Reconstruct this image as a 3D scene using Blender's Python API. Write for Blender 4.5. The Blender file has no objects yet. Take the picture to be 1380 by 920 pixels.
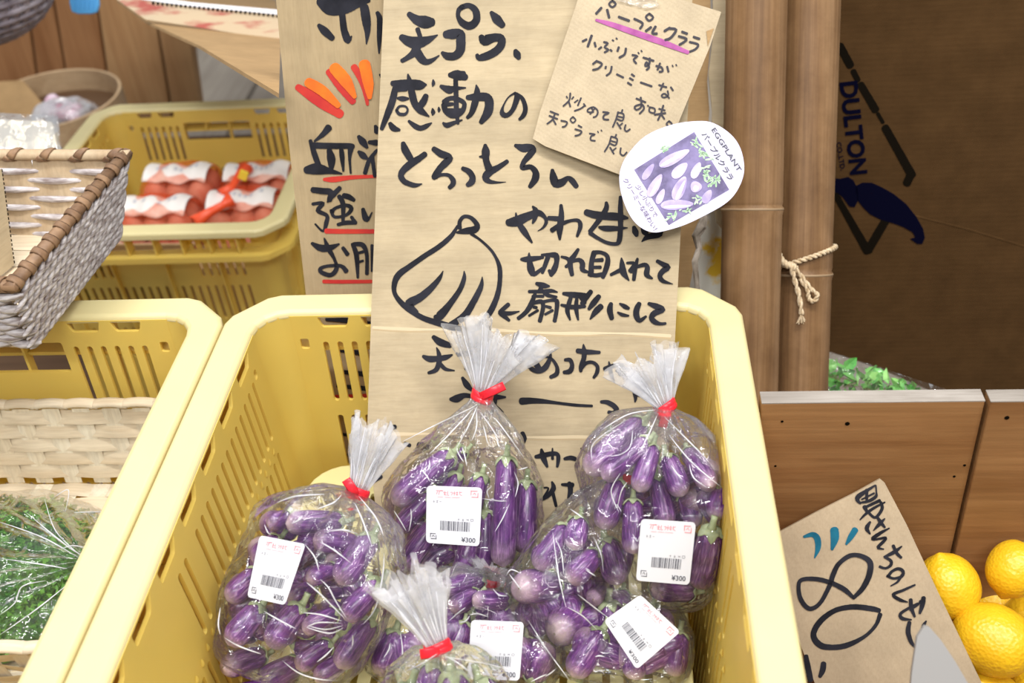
import bpy, math, random
import numpy as np
from mathutils import Vector, Matrix, noise
from mathutils.geometry import tessellate_polygon
from mathutils.bvhtree import BVHTree
S = bpy.context.scene
COL = S.collection
# ---------------------------------------------------------------- camera
RW = np.array([[0.9956451420373033, 0.016226988951273332, 0.09180106735268993],
               [0.062082092073087645, 0.6192013878941872, -0.7827742043998007],
               [-0.06954541668109071, 0.7850645362385741, 0.6154974483774613]])
CO = np.array([0.2806922711765312, -0.6415913126649316, 0.4553131446674775])
FPX = 1450.0
cam = bpy.data.cameras.new('camera')
cam.sensor_width = 36.0
cam.lens = FPX / 1380 * 36
cam.clip_start = 0.01
cam.dof.use_dof = True
cam.dof.focus_distance = 0.74
cam.dof.aperture_fstop = 8.0
co = bpy.data.objects.new('camera', cam)
COL.objects.link(co)
U_, _, V_ = np.linalg.svd(RW)
RR = U_ @ V_
co.matrix_world = Matrix([list(RR[i]) + [CO[i]] for i in range(3)] + [[0, 0, 0, 1]])
S.camera = co
# ---------------------------------------------------------------- world, lights, exposure
S.view_settings.view_transform = 'Standard'
S.view_settings.look = 'None'
S.view_settings.exposure = -0.04
S.view_settings.gamma = 1.0
S.cycles.transparent_max_bounces = 24
S.cycles.max_bounces = 10
w = bpy.data.worlds.new('shop_light')
S.world = w
w.use_nodes = True
w.node_tree.nodes['Background'].inputs[0].default_value = (0.93, 0.96, 1.0, 1)
w.node_tree.nodes['Background'].inputs[1].default_value = 0.50


def area(name, loc, target, sx, sy, power, col=(1, 1, 1)):
    l = bpy.data.lights.new(name, 'AREA')
    l.shape = 'RECTANGLE'
    l.size = sx
    l.size_y = sy
    l.energy = power
    l.color = col
    o = bpy.data.objects.new(name, l)
    COL.objects.link(o)
    o.location = loc
    d = Vector(target) - Vector(loc)
    o.rotation_euler = d.to_track_quat('-Z', 'Y').to_euler()
    return o


area('ceiling_tube_lamp', (1.0, -0.5, 1.75), (0.1, -0.1, 0), 0.07, 1.6, 27, (1, 0.98, 0.95))
area('ceiling_tube_lamp', (0.15, -0.35, 2.1), (0.15, 0, 0), 1.5, 0.07, 27, (1, 0.99, 0.97))
area('ceiling_tube_lamp', (0.2, -1.6, 1.7), (0.15, 0, 0), 1.6, 0.08, 30, (1, 0.99, 0.97))
area('ceiling_panel_lamp', (-0.7, -0.2, 1.9), (0.1, -0.1, 0), 0.4, 0.4, 10, (1, 1, 1))

area('ceiling_tube_lamp', (-0.5, 1.1, 1.9), (-0.3, 0.7, -0.3), 1.4, 0.08, 16, (1, 0.99, 0.97))  # extra lamp added to brighten the rear crate and background, no tube seen there

# ---------------------------------------------------------------- pixel -> point helpers (photo frame 1380x920)


def ray(u, v):
    return Vector((RW @ np.array([u - 690.0, 460.0 - v, -FPX])).tolist())


CV = Vector(CO.tolist())


class Plane:
    def __init__(s, p0, n):
        s.p0 = Vector(p0)
        s.n = Vector(n).normalized()
        if s.n.dot(CV - s.p0) < 0:
            s.n = -s.n

    def at(s, u, v, off=0.0):
        r = ray(u, v)
        p = s.p0 + s.n * off
        return CV + r * (s.n.dot(p - CV) / s.n.dot(r))


def onz(u, v, z):
    return Plane((0, 0, z), (0, 0, 1)).at(u, v)


def ony(u, v, y):
    return Plane((0, y, 0), (0, -1, 0)).at(u, v)


def atd(u, v, d):
    return CV + ray(u, v) * (d / FPX)


def depth(p):
    return -(RW.T @ (np.array(p) - CO))[2]


def topx(p):
    c = RW.T @ (np.array(p) - CO)
    return 690 + FPX * c[0] / -c[2], 460 - FPX * c[1] / -c[2]


CAMBACK = Vector((RW @ np.array([0, 0, 1.0])).tolist())

# ---------------------------------------------------------------- materials


class NT:
    def __init__(s, name):
        s.m = bpy.data.materials.new(name)
        s.m.use_nodes = True
        s.t = s.m.node_tree
        s.t.nodes.clear()
        s.out = s.t.nodes.new('ShaderNodeOutputMaterial')

    def n(s, typ, props=None, **ins):
        nd = s.t.nodes.new('ShaderNode' + typ)
        for k, v in (props or {}).items():
            setattr(nd, k, v)
        for k, v in ins.items():
            key = int(k[1:]) if k[0] == 'i' and k[1:].isdigit() else k.replace('_', ' ')
            sock = nd.inputs[key]
            if isinstance(v, tuple) and len(v) == 2 and hasattr(v[0], 'outputs'):
                s.t.links.new(v[0].outputs[v[1]], sock)
            elif hasattr(v, 'outputs'):
                s.t.links.new(v.outputs[0], sock)
            else:
                if isinstance(v, tuple) and len(v) == 3 and sock.type == 'RGBA':
                    v = v + (1,)
                sock.default_value = v
        return nd

    def coord(s, scale=(1, 1, 1), rot=(0, 0, 0), rand=False, kind='Object'):
        tc = s.n('TexCoord')
        src = (tc, kind)
        if rand:
            oi = s.n('ObjectInfo')
            mu = s.n('Math', {'operation': 'MULTIPLY'}, i0=(oi, 'Random'), i1=37.0)
            src = (s.n('VectorMath', {'operation': 'ADD'}, i0=src, i1=mu), 0)
        return s.n('Mapping', None, Vector=src, Scale=scale, Rotation=rot)

    def noise(s, vec, scale, detail=4.0, rough=0.55, dist=0.0):
        return s.n('TexNoise', None, Vector=vec, Scale=scale, Detail=detail, Roughness=rough, Distortion=dist)

    def ramp(s, fac, stops, interp='LINEAR'):
        nd = s.n('ValToRGB', None, Fac=fac)
        cr = nd.color_ramp
        cr.interpolation = interp
        while len(cr.elements) < len(stops):
            cr.elements.new(0.5)
        for e, (p, c) in zip(cr.elements, stops):
            e.position = p
            e.color = c if len(c) == 4 else tuple(c) + (1,)
        return nd

    def mix(s, fac, a, b, mode='MIX'):
        nd = s.t.nodes.new('ShaderNodeMix')
        nd.data_type = 'RGBA'
        nd.blend_type = mode
        for i, v in ((0, fac), (6, a), (7, b)):
            if hasattr(v, 'outputs'):
                s.t.links.new(v.outputs['Result'] if v.bl_idname == 'ShaderNodeMix' and False else (v.outputs[2] if v.bl_idname == 'ShaderNodeMix' else v.outputs[0]), nd.inputs[i])
            else:
                nd.inputs[i].default_value = v if not isinstance(v, tuple) or len(v) == 4 else v + (1,)
        return (nd, 2)

    def bump(s, h, strength=0.3, dist=0.001):
        return s.n('Bump', None, Height=h, Strength=strength, Distance=dist)

    def bsdf(s, **k):
        b = s.n('BsdfPrincipled', None, **k)
        s.t.links.new(b.outputs[0], s.out.inputs[0])
        return b

    def surf(s, nd):
        s.t.links.new(nd.outputs[0], s.out.inputs[0])
        return s.m


def L2(node_out):
    return node_out


def m_plain(name, col, rough=0.5, spec=0.5, **k):
    t = NT(name)
    t.bsdf(Base_Color=col, Roughness=rough, Specular_IOR_Level=spec, **k)
    return t.m


def m_plastic(name, col, rough=0.46, transl=0.36):
    t = NT(name)
    c = t.coord()
    n1 = t.noise(c, 18, 5)
    n2 = t.noise(c, 260, 2)
    colr = t.ramp(n1, [(0.3, tuple(x * 0.93 for x in col)), (0.7, col)])
    b = t.n('BsdfPrincipled', None, Base_Color=colr, Roughness=rough, Specular_IOR_Level=0.8,
            Normal=t.bump(n2, 0.08, 0.0006))
    tr = t.n('BsdfTranslucent', None, Color=(0.98, 0.70, 0.06, 1))
    mx = t.n('MixShader', None, i0=transl)
    t.t.links.new(b.outputs[0], mx.inputs[1])
    t.t.links.new(tr.outputs[0], mx.inputs[2])
    return t.surf(mx)


def m_kraft(name, col, lines=(0, 0, 1), freq=130.0, contrast=0.10, mott=0.10, spec=0.15):
    t = NT(name)
    c = t.coord()
    wv = t.n('TexWave', {'wave_type': 'BANDS', 'bands_direction': 'DIAGONAL'}, Vector=t.coord(scale=tuple(x * 1.0 for x in lines)),
             Scale=freq, Distortion=0.6, Detail=2.0, Detail_Scale=2.0)
    wide = t.noise(t.coord(scale=tuple((x * 60 if x else 3) for x in lines)), 1.0, 3)
    n1 = t.noise(c, 30, 6, 0.65)
    fib = t.noise(t.coord(scale=tuple((x * 900 if x else 70) for x in lines)), 1.0, 2)
    dark = tuple(x * (1 - 1.5 * contrast) for x in col)
    a = t.ramp(wide, [(0.32, dark), (0.62, col)])
    b = t.ramp(n1, [(0.3, (1 - mott * 2,) * 3), (0.7, (1, 1, 1))])
    m1 = t.mix(1.0, a, b, 'MULTIPLY')
    f = t.ramp(fib, [(0.3, (0.90, 0.89, 0.87)), (0.6, (1, 1, 1))])
    m2 = t.mix(0.8, m1[0], f, 'MULTIPLY')
    t.bsdf(Base_Color=m2, Roughness=0.85, Specular_IOR_Level=spec, Normal=t.bump(wv, 0.12, 0.0004))
    return t.m


def m_wood(name, c1, c2, axis=2, scale=1.0, rough=0.6, knots=True, bump=0.3):
    t = NT(name)
    st = [42 * scale] * 3
    st[axis] = 3.0 * scale
    c = t.coord(scale=tuple(st), rand=True)
    n1 = t.noise(c, 1.0, 8, 0.62, 0.6)
    st2 = [260 * scale] * 3
    st2[axis] = 9 * scale
    n2 = t.noise(t.coord(scale=tuple(st2), rand=True), 1.0, 3, 0.6)
    n3 = t.noise(t.coord(rand=True), 7 * scale, 3)
    a = t.ramp(n1, [(0.3, c2), (0.68, c1)])
    b = t.ramp(n2, [(0.3, (0.78, 0.76, 0.74)), (0.62, (1, 1, 1))])
    m1 = t.mix(0.7, a, b, 'MULTIPLY')
    d = t.ramp(n3, [(0.3, (0.68, 0.66, 0.64)), (0.6, (1, 1, 1))])
    m2 = t.mix(0.7, m1[0], d, 'MULTIPLY')
    if knots:
        vo = t.n('TexVoronoi', None, Vector=t.coord(rand=True, scale=(1, 1, 1)), Scale=11.0 * scale)
        kn = t.ramp(vo, [(0.03, (0.25, 0.16, 0.1)), (0.1, (1, 1, 1))])
        m2 = t.mix(0.75, m2[0], kn, 'MULTIPLY')
    t.bsdf(Base_Color=m2, Roughness=rough, Specular_IOR_Level=0.3, Normal=t.bump(n2, bump, 0.0006))
    return t.m


def m_film(name, white=0.05, gloss=0.35, rough=0.06, bump=0.6, bscale=60.0, tint=(1, 1, 1), dist=0.004):
    t = NT(name)
    c = t.coord(rand=True)
    vo = t.n('TexVoronoi', {'feature': 'DISTANCE_TO_EDGE'}, Vector=t.n('VectorMath', {'operation': 'ADD'}, i0=c, i1=t.n('VectorMath', {'operation': 'SCALE'}, i0=t.noise(c, 30, 2), Scale=0.02)), Scale=bscale)
    vr = t.ramp(vo, [(0.0, (1, 1, 1)), (0.12, (0.35, 0.35, 0.35)), (0.5, (0, 0, 0))])
    no = t.noise(c, bscale * 1.3, 3, 0.5, 1.5)
    h = t.n('Math', {'operation': 'MULTIPLY_ADD'}, i0=vr, i1=0.5, i2=no)
    bm = t.bump(h, bump, dist)
    fr = t.n('LayerWeight', None, Blend=0.25, Normal=bm)
    fac = t.n('Math', {'operation': 'MULTIPLY_ADD'}, i0=(fr, 'Fresnel'), i1=gloss, i2=0.03)
    tr = t.n('BsdfTransparent', None, Color=tint + (1,))
    gl = t.n('BsdfGlossy', None, Color=(1, 1, 1, 1), Roughness=rough, Normal=bm)
    m1 = t.n('MixShader', None, i0=fac)
    t.t.links.new(tr.outputs[0], m1.inputs[1])
    t.t.links.new(gl.outputs[0], m1.inputs[2])
    di = t.n('BsdfDiffuse', None, Color=(0.9, 0.9, 0.93, 1), Normal=bm)
    tl = t.n('BsdfTranslucent', None, Color=(0.9, 0.9, 0.93, 1), Normal=bm)
    md = t.n('MixShader', None, i0=0.5)
    t.t.links.new(di.outputs[0], md.inputs[1])
    t.t.links.new(tl.outputs[0], md.inputs[2])
    wn = t.ramp(t.noise(c, 45, 3), [(0.35, (0.4,) * 3), (0.7, (1.6,) * 3)])
    wf = t.n('Math', {'operation': 'MULTIPLY'}, i0=wn, i1=white)
    m2 = t.n('MixShader', None, i0=wf)
    t.t.links.new(m1.outputs[0], m2.inputs[1])
    t.t.links.new(md.outputs[0], m2.inputs[2])
    return t.surf(m2)


def m_eggplant():
    t = NT('striped_eggplant_skin')
    tc = t.n('TexCoord')
    c = t.coord(scale=(560, 560, 44), rand=True)
    n1 = t.noise(c, 1.0, 5, 0.65, 1.2)
    n2 = t.noise(t.coord(scale=(150, 150, 60), rand=True), 1.0, 6, 0.75)
    # long white streaks over purple
    a = t.ramp(n1, [(0.38, (0.035, 0.005, 0.07)), (0.51, (0.125, 0.020, 0.19)), (0.59, (0.30, 0.12, 0.36)), (0.70, (0.76, 0.60, 0.71))])
    b = t.ramp(n2, [(0.38, (0.035, 0.005, 0.075)), (0.68, (0.23, 0.06, 0.29))])
    m1 = t.mix(0.38, a, b)
    # pale blossom end: generated Z 0 = blossom end
    sp = t.n('SeparateXYZ', None, i0=(tc, 'Generated'))
    g = t.n('Math', {'operation': 'ADD'}, i0=(sp, 'Z'), i1=t.n('Math', {'operation': 'MULTIPLY'}, i0=n2, i1=0.16))
    e = t.ramp(g, [(0.07, (0.9,) * 3), (0.20, (0.35,) * 3), (0.34, (0,) * 3)])
    oi = t.n('ObjectInfo')
    pale = t.n('Math', {'operation': 'MULTIPLY'}, i0=e, i1=t.n('MapRange', None, Value=(oi, 'Random'), i3=0.55, i4=1.0))
    m2 = t.mix(pale, m1[0], (0.62, 0.48, 0.47))
    # scar dot
    dx = t.n('Combine' + 'XYZ', None, X=(sp, 'X'), Y=(sp, 'Y'), Z=0.5)
    ds = t.n('VectorMath', {'operation': 'DISTANCE'}, i0=dx, i1=(0.5, 0.5, 0.5))
    dd = t.n('Math', {'operation': 'ADD'}, i0=(ds, 'Value'), i1=t.n('Math', {'operation': 'MULTIPLY'}, i0=(sp, 'Z'), i1=3.0))
    k = t.ramp(dd, [(0.045, (1,) * 3), (0.07, (0,) * 3)])
    m3 = t.mix(k, m2[0], (0.16, 0.13, 0.04))
    t.bsdf(Base_Color=m3, Roughness=0.33, Specular_IOR_Level=0.55, Coat_Weight=0.25, Coat_Roughness=0.15,
           Normal=t.bump(n1, 0.06, 0.0006))
    return t.m


def m_lemon():
    t = NT('lemon_peel')
    c = t.coord(rand=True)
    n1 = t.noise(c, 380, 3, 0.6)
    vo = t.n('TexVoronoi', None, Vector=c, Scale=420.0)
    n2 = t.noise(c, 30, 3)
    col = t.ramp(n2, [(0.3, (0.70, 0.38, 0.010)), (0.7, (0.80, 0.50, 0.015))])
    t.bsdf(Base_Color=col, Roughness=0.36, Specular_IOR_Level=0.5, Subsurface_Weight=0.12, Subsurface_Radius=(0.01, 0.006, 0.001), Subsurface_Scale=0.5,
           Normal=t.bump(vo, 0.5, 0.0008))
    return t.m


def m_bamboo():
    t = NT('bamboo_culm')
    c = t.coord(scale=(70, 70, 2.2), rand=True)
    n1 = t.noise(c, 1.0, 6, 0.6, 0.3)
    n2 = t.noise(t.coord(rand=True), 22, 5, 0.65)
    n3 = t.noise(t.coord(scale=(420, 420, 9), rand=True), 1.0, 3)
    a = t.ramp(n1, [(0.28, (0.12, 0.060, 0.025)), (0.5, (0.24, 0.132, 0.058)), (0.75, (0.36, 0.22, 0.115))])
    b = t.ramp(n2, [(0.30, (0.55, 0.5, 0.45)), (0.62, (1, 1, 1))])
    m1 = t.mix(0.75, a, b, 'MULTIPLY')
    f = t.ramp(n3, [(0.3, (0.78, 0.76, 0.72)), (0.6, (1, 1, 1))])
    m2 = t.mix(0.8, m1[0], f, 'MULTIPLY')
    t.bsdf(Base_Color=m2, Roughness=0.5, Specular_IOR_Level=0.25, Normal=t.bump(n3, 0.15, 0.0005))
    return t.m


def m_noise2(name, c1, c2, scale=20, rough=0.6, stretch=(1, 1, 1), bump=0.2, spec=0.3, detail=5, lo=0.35, hi=0.65, **k):
    t = NT(name)
    n1 = t.noise(t.coord(scale=stretch, rand=True), scale, detail)
    a = t.ramp(n1, [(lo, c1), (hi, c2)])
    t.bsdf(Base_Color=a, Roughness=rough, Specular_IOR_Level=spec, Normal=t.bump(n1, bump, 0.001), **k)
    return t.m


M = {}
M['yellow'] = m_plastic('yellow_crate_plastic', (0.88, 0.70, 0.16))
M['yellow_rim'] = m_plastic('lit_pale_yellow_plastic', (0.75, 0.67, 0.35), transl=0.2)  # paler than the walls: bright light on the rim painted into its colour
M['pale_yellow'] = m_plastic('pale_yellow_plastic', (0.86, 0.80, 0.40), transl=0.15)
M['kraft'] = m_kraft('kraft_cardboard', (0.505, 0.405, 0.262))
M['kraft_v'] = m_kraft('kraft_cardboard_upright_grain', (0.43, 0.325, 0.19), lines=(1, 0, 0))
M['fold_light'] = m_plain('rubbed_fold_paper', (0.58, 0.47, 0.31), 0.85, 0.1)
M['fold_shade'] = m_plain('shaded_fold_paper', (0.44, 0.335, 0.20), 0.85, 0.1)  # soft shade under each fold, painted as a darker line
M['kraft_card'] = m_kraft('kraft_card', (0.52, 0.42, 0.285), lines=(1, 1, 1), contrast=0.02)
M['kraft_lemon'] = m_kraft('kraft_card_grey', (0.46, 0.36, 0.24), lines=(1, 1, 0), contrast=0.03)
M['kraft_dark'] = m_kraft('shaded_cardboard', (0.085, 0.044, 0.017), lines=(0, 0, 1), contrast=0.04, mott=0.14, spec=0.03)  # much darker than plain kraft: the shadow on this box is in the colour
M['kraft_mid'] = m_kraft('brown_cardboard', (0.42, 0.27, 0.13), contrast=0.05)
M['ink'] = m_noise2('black_brush_ink', (0.010, 0.010, 0.014), (0.022, 0.022, 0.030), 60, 0.65, spec=0.12)
M['pen'] = m_plain('dark_marker_ink', (0.03, 0.026, 0.035), 0.6, 0.3)
M['red_ink'] = m_noise2('red_ink', (0.50, 0.035, 0.02), (0.42, 0.02, 0.02), 60, 0.6)
M['orange_ink'] = m_noise2('orange_ink', (0.78, 0.17, 0.01), (0.70, 0.11, 0.01), 60, 0.6)
M['magenta_ink'] = m_noise2('magenta_marker', (0.38, 0.09, 0.28), (0.28, 0.05, 0.21), 150, 0.6)
M['teal_ink'] = m_noise2('teal_ink', (0.008, 0.085, 0.14), (0.014, 0.13, 0.20), 120, 0.7, spec=0.1)
M['navy_print'] = m_plain('navy_print', (0.003, 0.003, 0.012), 0.9, 0.0)
M['black_print'] = m_plain('black_print', (0.008, 0.006, 0.004), 0.9, 0.0)
M['white_card'] = m_plain('white_label_card', (0.80, 0.80, 0.84), 0.45)
M['tag'] = m_plain('white_sticker_paper', (0.60, 0.60, 0.64), 0.4)
M['lilac_card'] = m_noise2('lilac_white_label', (0.53, 0.50, 0.66), (0.60, 0.59, 0.68), 9, 0.35, bump=0.0)
M['pink_print'] = m_plain('pink_red_print', (0.75, 0.16, 0.19), 0.5)
M['grey_print'] = m_plain('grey_print', (0.20, 0.20, 0.23), 0.5)
M['light_print'] = m_plain('light_grey_print', (0.60, 0.60, 0.64), 0.5)
M['dark_print'] = m_plain('dark_grey_print', (0.05, 0.05, 0.07), 0.5)
M['purple_print'] = m_plain('purple_print_ink', (0.12, 0.08, 0.18), 0.5)
M['eggplant'] = m_eggplant()
M['calyx'] = m_noise2('eggplant_calyx_green', (0.24, 0.29, 0.15), (0.44, 0.50, 0.30), 140, 0.5, bump=0.3)
M['film'] = m_film('clear_bag_film', 0.018, 0.72, 0.045, 0.75, 48)
M['ruffle'] = m_film('gathered_bag_film', 0.36, 0.7, 0.10, 0.25, 60)
M['neckfilm'] = m_film('gathered_neck_film', 0.11, 0.8, 0.07, 0.8, 60)
M['crease'] = m_film('film_crease_highlight', 0.93, 0.8, 0.12, 0.1, 90)  # film creases with their highlights painted in as opaque white
M['clearfilm'] = m_film('clear_produce_film', 0.04, 0.6, 0.06, 0.6, 40)
M['tie'] = m_plain('red_tape_tie', (0.78, 0.015, 0.03), 0.3)
M['white_line'] = m_plain('white_wire_tail', (0.85, 0.85, 0.85), 0.4)
M['bamboo'] = m_bamboo()
M['bamboo_ring'] = m_plain('bamboo_node_ring', (0.30, 0.20, 0.11), 0.6)
M['twine'] = m_noise2('jute_twine', (0.42, 0.30, 0.17), (0.66, 0.53, 0.36), 300, 0.85)
M['wood_box'] = m_wood('crate_plank_wood', (0.46, 0.25, 0.10), (0.28, 0.13, 0.045), axis=0, scale=1.0)
M['wood_grey'] = m_wood('weathered_plank_edge', (0.42, 0.38, 0.34), (0.22, 0.19, 0.16), axis=0, scale=2.0, knots=False)
M['wood_back'] = m_wood('red_brown_plank', (0.40, 0.20, 0.085), (0.24, 0.10, 0.035), axis=2, scale=0.5)
M['wood_pale'] = m_wood('pale_brown_plank', (0.50, 0.30, 0.14), (0.34, 0.17, 0.07), axis=2, scale=0.5)
M['wood_floor'] = m_wood('grey_floor_plank', (0.44, 0.38, 0.31), (0.30, 0.25, 0.20), axis=1, scale=0.4)
M['wood_table'] = m_wood('table_wood', (0.16, 0.09, 0.045), (0.09, 0.045, 0.02), axis=0, scale=0.6)
M['hoop'] = m_wood('steamed_wood_hoop', (0.68, 0.50, 0.31), (0.50, 0.33, 0.18), axis=0, scale=0.6, knots=False)
M['strip'] = m_wood('peeled_wood_strip', (0.80, 0.70, 0.53), (0.68, 0.54, 0.36), axis=0, scale=1.6, knots=False)
M['strip_v'] = m_wood('peeled_wood_stake', (0.84, 0.76, 0.60), (0.74, 0.62, 0.44), axis=2, scale=1.6, knots=False)
M['slat'] = m_wood('pale_basket_slat', (0.62, 0.49, 0.33), (0.50, 0.36, 0.22), axis=2, scale=1.2, knots=False)
M['rope'] = m_noise2('grey_twisted_cord', (0.24, 0.19, 0.18), (0.72, 0.68, 0.69), 1.0, 0.28, stretch=(60, 60, 420), bump=0.4)
M['rim_wrap'] = m_noise2('brown_rim_wrap', (0.14, 0.075, 0.04), (0.30, 0.18, 0.10), 60, 0.5)
M['grey_wicker'] = m_noise2('grey_wicker', (0.16, 0.13, 0.15), (0.34, 0.30, 0.33), 40, 0.6)
M['lemon'] = m_lemon()
M['lemon_tip'] = m_plain('lemon_stem_scar', (0.20, 0.16, 0.03), 0.7)
M['egg'] = m_noise2('brown_egg_shell', (0.66, 0.30, 0.22), (0.72, 0.38, 0.28), 60, 0.5, bump=0.05)
M['leaf'] = m_noise2('parsley_green', (0.03, 0.13, 0.010), (0.13, 0.32, 0.035), 60, 0.55)
M['leaf2'] = m_noise2('bright_leaf_green', (0.10, 0.42, 0.08), (0.32, 0.62, 0.18), 30, 0.5)
M['blue'] = m_plain('blue_plastic', (0.10, 0.38, 0.75), 0.35)
M['grey_plastic'] = m_film('frosted_sleeve', 0.80, 0.3, 0.3, 0.2, 30)
M['bark'] = m_noise2('grey_bark', (0.10, 0.075, 0.05), (0.38, 0.33, 0.28), 90, 0.9, stretch=(1, 1, 0.3), bump=0.8)
M['tape'] = m_film('clear_tape', 0.06, 0.8, 0.05, 0.5, 90)
M['lemon_print'] = m_noise2('white_yellow_print', (0.85, 0.86, 0.80), (0.85, 0.58, 0.06), 22, 0.4, lo=0.5, hi=0.56)
M['picture'] = m_noise2('purple_photo_ground', (0.09, 0.07, 0.16), (0.22, 0.18, 0.36), 90, 0.4, bump=0)
M['pic_aub'] = m_noise2('photo_eggplant', (0.34, 0.27, 0.55), (0.60, 0.54, 0.72), 60, 0.4, bump=0)
M['pic_light'] = m_plain('photo_highlight', (0.72, 0.68, 0.80), 0.4)
M['pic_dark'] = m_plain('photo_shadow', (0.10, 0.08, 0.18), 0.4)
M['pic_green'] = m_noise2('photo_leaves', (0.25, 0.42, 0.25), (0.55, 0.72, 0.50), 300, 0.4, bump=0)
M['red_box'] = m_noise2('printed_box_edge', (0.55, 0.44, 0.30), (0.40, 0.10, 0.08), 14, 0.6, stretch=(1, 1, 5), lo=0.5, hi=0.62)
M['purple_pack'] = m_noise2('onion_purple', (0.45, 0.12, 0.22), (0.8, 0.7, 0.78), 30, 0.4)


def m_net():
    t = NT('orange_red_net')
    c = t.coord(rand=True)
    n = t.noise(c, 40, 3)
    br = t.n('TexBrick', None, Vector=t.coord(scale=(1, 1, 1), rot=(0.5, 0.4, 0.8)), Scale=260.0, Mortar_Size=0.035)
    fac = t.ramp(n, [(0.35, (0.10,) * 3), (0.7, (0.42,) * 3)])
    tr = t.n('BsdfTransparent', None, Color=(1, 0.86, 0.80, 1))
    p = t.n('BsdfPrincipled', None, Base_Color=(0.92, 0.13, 0.035, 1), Roughness=0.4)
    tl = t.n('BsdfTranslucent', None, Color=(0.95, 0.16, 0.04, 1))
    mm = t.n('MixShader', None, i0=0.4)
    t.t.links.new(p.outputs[0], mm.inputs[1])
    t.t.links.new(tl.outputs[0], mm.inputs[2])
    mx = t.n('MixShader', None, i0=fac)
    t.t.links.new(tr.outputs[0], mx.inputs[1])
    t.t.links.new(mm.outputs[0], mx.inputs[2])
    return t.surf(mx)


M['net'] = m_net()
M['net_solid'] = m_plain('orange_red_net_gathered', (0.90, 0.10, 0.03), 0.4)

# ---------------------------------------------------------------- object helpers


def setp(o, label=None, cat=None, group=None, kind=None):
    if label:
        o['label'] = label
    if cat:
        o['category'] = cat
    if group:
        o['group'] = group
    if kind:
        o['kind'] = kind
    return o


def thing(name, label, cat, loc, group=None, kind=None):
    o = bpy.data.objects.new(name, None)
    o.empty_display_size = 0.02
    COL.objects.link(o)
    o.location = loc
    return setp(o, label, cat, group, kind)


def wloc(o):
    p = Vector((0, 0, 0))
    while o is not None:
        p = p + o.location
        o = o.parent
    return p


def mk(name, verts, faces, mat, parent=None, smooth=False, label=None, cat=None, group=None, kind=None, bevel=0, rot=None, solid=0, auto=None):
    """verts are world positions; the mesh is stored about its base point"""
    vs = [Vector(v) for v in verts]
    if parent is not None:
        base = wloc(parent)
        loc = Vector((0, 0, 0))
        if rot is not None:
            loc = sum(vs, Vector()) / len(vs) - base
    else:
        base = sum(vs, Vector()) / len(vs)
        base.z = min(v.z for v in vs) if rot is None else base.z
        loc = base
    org = base + (loc if parent is not None else Vector())
    me = bpy.data.meshes.new(name)
    if rot is not None:
        ri = rot.to_3x3().transposed()
        me.from_pydata([tuple(ri @ (v - org)) for v in vs], [], faces)
    else:
        me.from_pydata([tuple(v - org) for v in vs], [], faces)
    me.validate()
    if mat is not None:
        for mm in (mat if isinstance(mat, list) else [mat]):
            me.materials.append(mm)
    if smooth:
        me.polygons.foreach_set('use_smooth', [True] * len(me.polygons))
    o = bpy.data.objects.new(name, me)
    COL.objects.link(o)
    o.location = loc
    if rot is not None:
        o.rotation_euler = rot.to_euler()
    if parent is not None:
        o.parent = parent
    if bevel:
        b = o.modifiers.new('bevel', 'BEVEL')
        b.width = bevel
        b.segments = 2
        b.limit_method = 'ANGLE'
    if solid:
        sm = o.modifiers.new('solid', 'SOLIDIFY')
        sm.thickness = solid
        sm.offset = 0
    return setp(o, label, cat, group, kind)


class G:
    """collects geometry for one mesh"""

    def __init__(s):
        s.v = []
        s.f = []
        s.mi = []

    def add(s, v, f):
        k = len(s.v)
        s.v += [Vector(x) for x in v]
        s.f += [tuple(i + k for i in q) for q in f]
        return s

    def mk(s, name, mat, parent=None, **k):
        return mk(name, s.v, s.f, mat, parent, **k)


def frame(d, up=Vector((0, 0, 1))):
    d = d.normalized()
    a = up.cross(d)
    if a.length < 1e-4:
        a = Vector((1, 0, 0)).cross(d)
    a.normalize()
    return a, d.cross(a)


def tube(path, rad, n=10, cap=True, ups=None, flat=1.0):
    """elliptic tube: rad scalar or list; flat = thickness ratio along up"""
    path = [Vector(p) for p in path]
    v, f = [], []
    m = len(path)
    pa = None
    for i, p in enumerate(path):
        d = path[min(i + 1, m - 1)] - path[max(i - 1, 0)]
        d.normalize()
        if ups is not None:
            u = Vector(ups[i] if isinstance(ups, list) else ups)
            a = u.cross(d).normalized()
        else:
            if pa is None:
                a = frame(d)[0]
            else:
                a = (pa - d * pa.dot(d)).normalized()
            pa = a
        b = d.cross(a)
        r = rad[i] if isinstance(rad, (list, tuple)) else rad
        for k in range(n):
            t = 2 * math.pi * k / n
            v.append(p + a * (r * math.cos(t)) + b * (r * flat * math.sin(t)))
    for i in range(m - 1):
        for k in range(n):
            k2 = (k + 1) % n
            f.append((i * n + k, i * n + k2, (i + 1) * n + k2, (i + 1) * n + k))
    if cap:
        f.append(tuple(range(n))[::-1])
        f.append(tuple((m - 1) * n + k for k in range(n)))
    return v, f


def boxv(c, s, R=None):
    c = Vector(c)
    v = []
    for x in (-1, 1):
        for y in (-1, 1):
            for z in (-1, 1):
                p = Vector((x * s[0] / 2, y * s[1] / 2, z * s[2] / 2))
                v.append(c + (R @ p if R is not None else p))
    return v, [(0, 1, 3, 2), (4, 6, 7, 5), (0, 4, 5, 1), (2, 3, 7, 6), (0, 2, 6, 4), (1, 5, 7, 3)]


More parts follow.
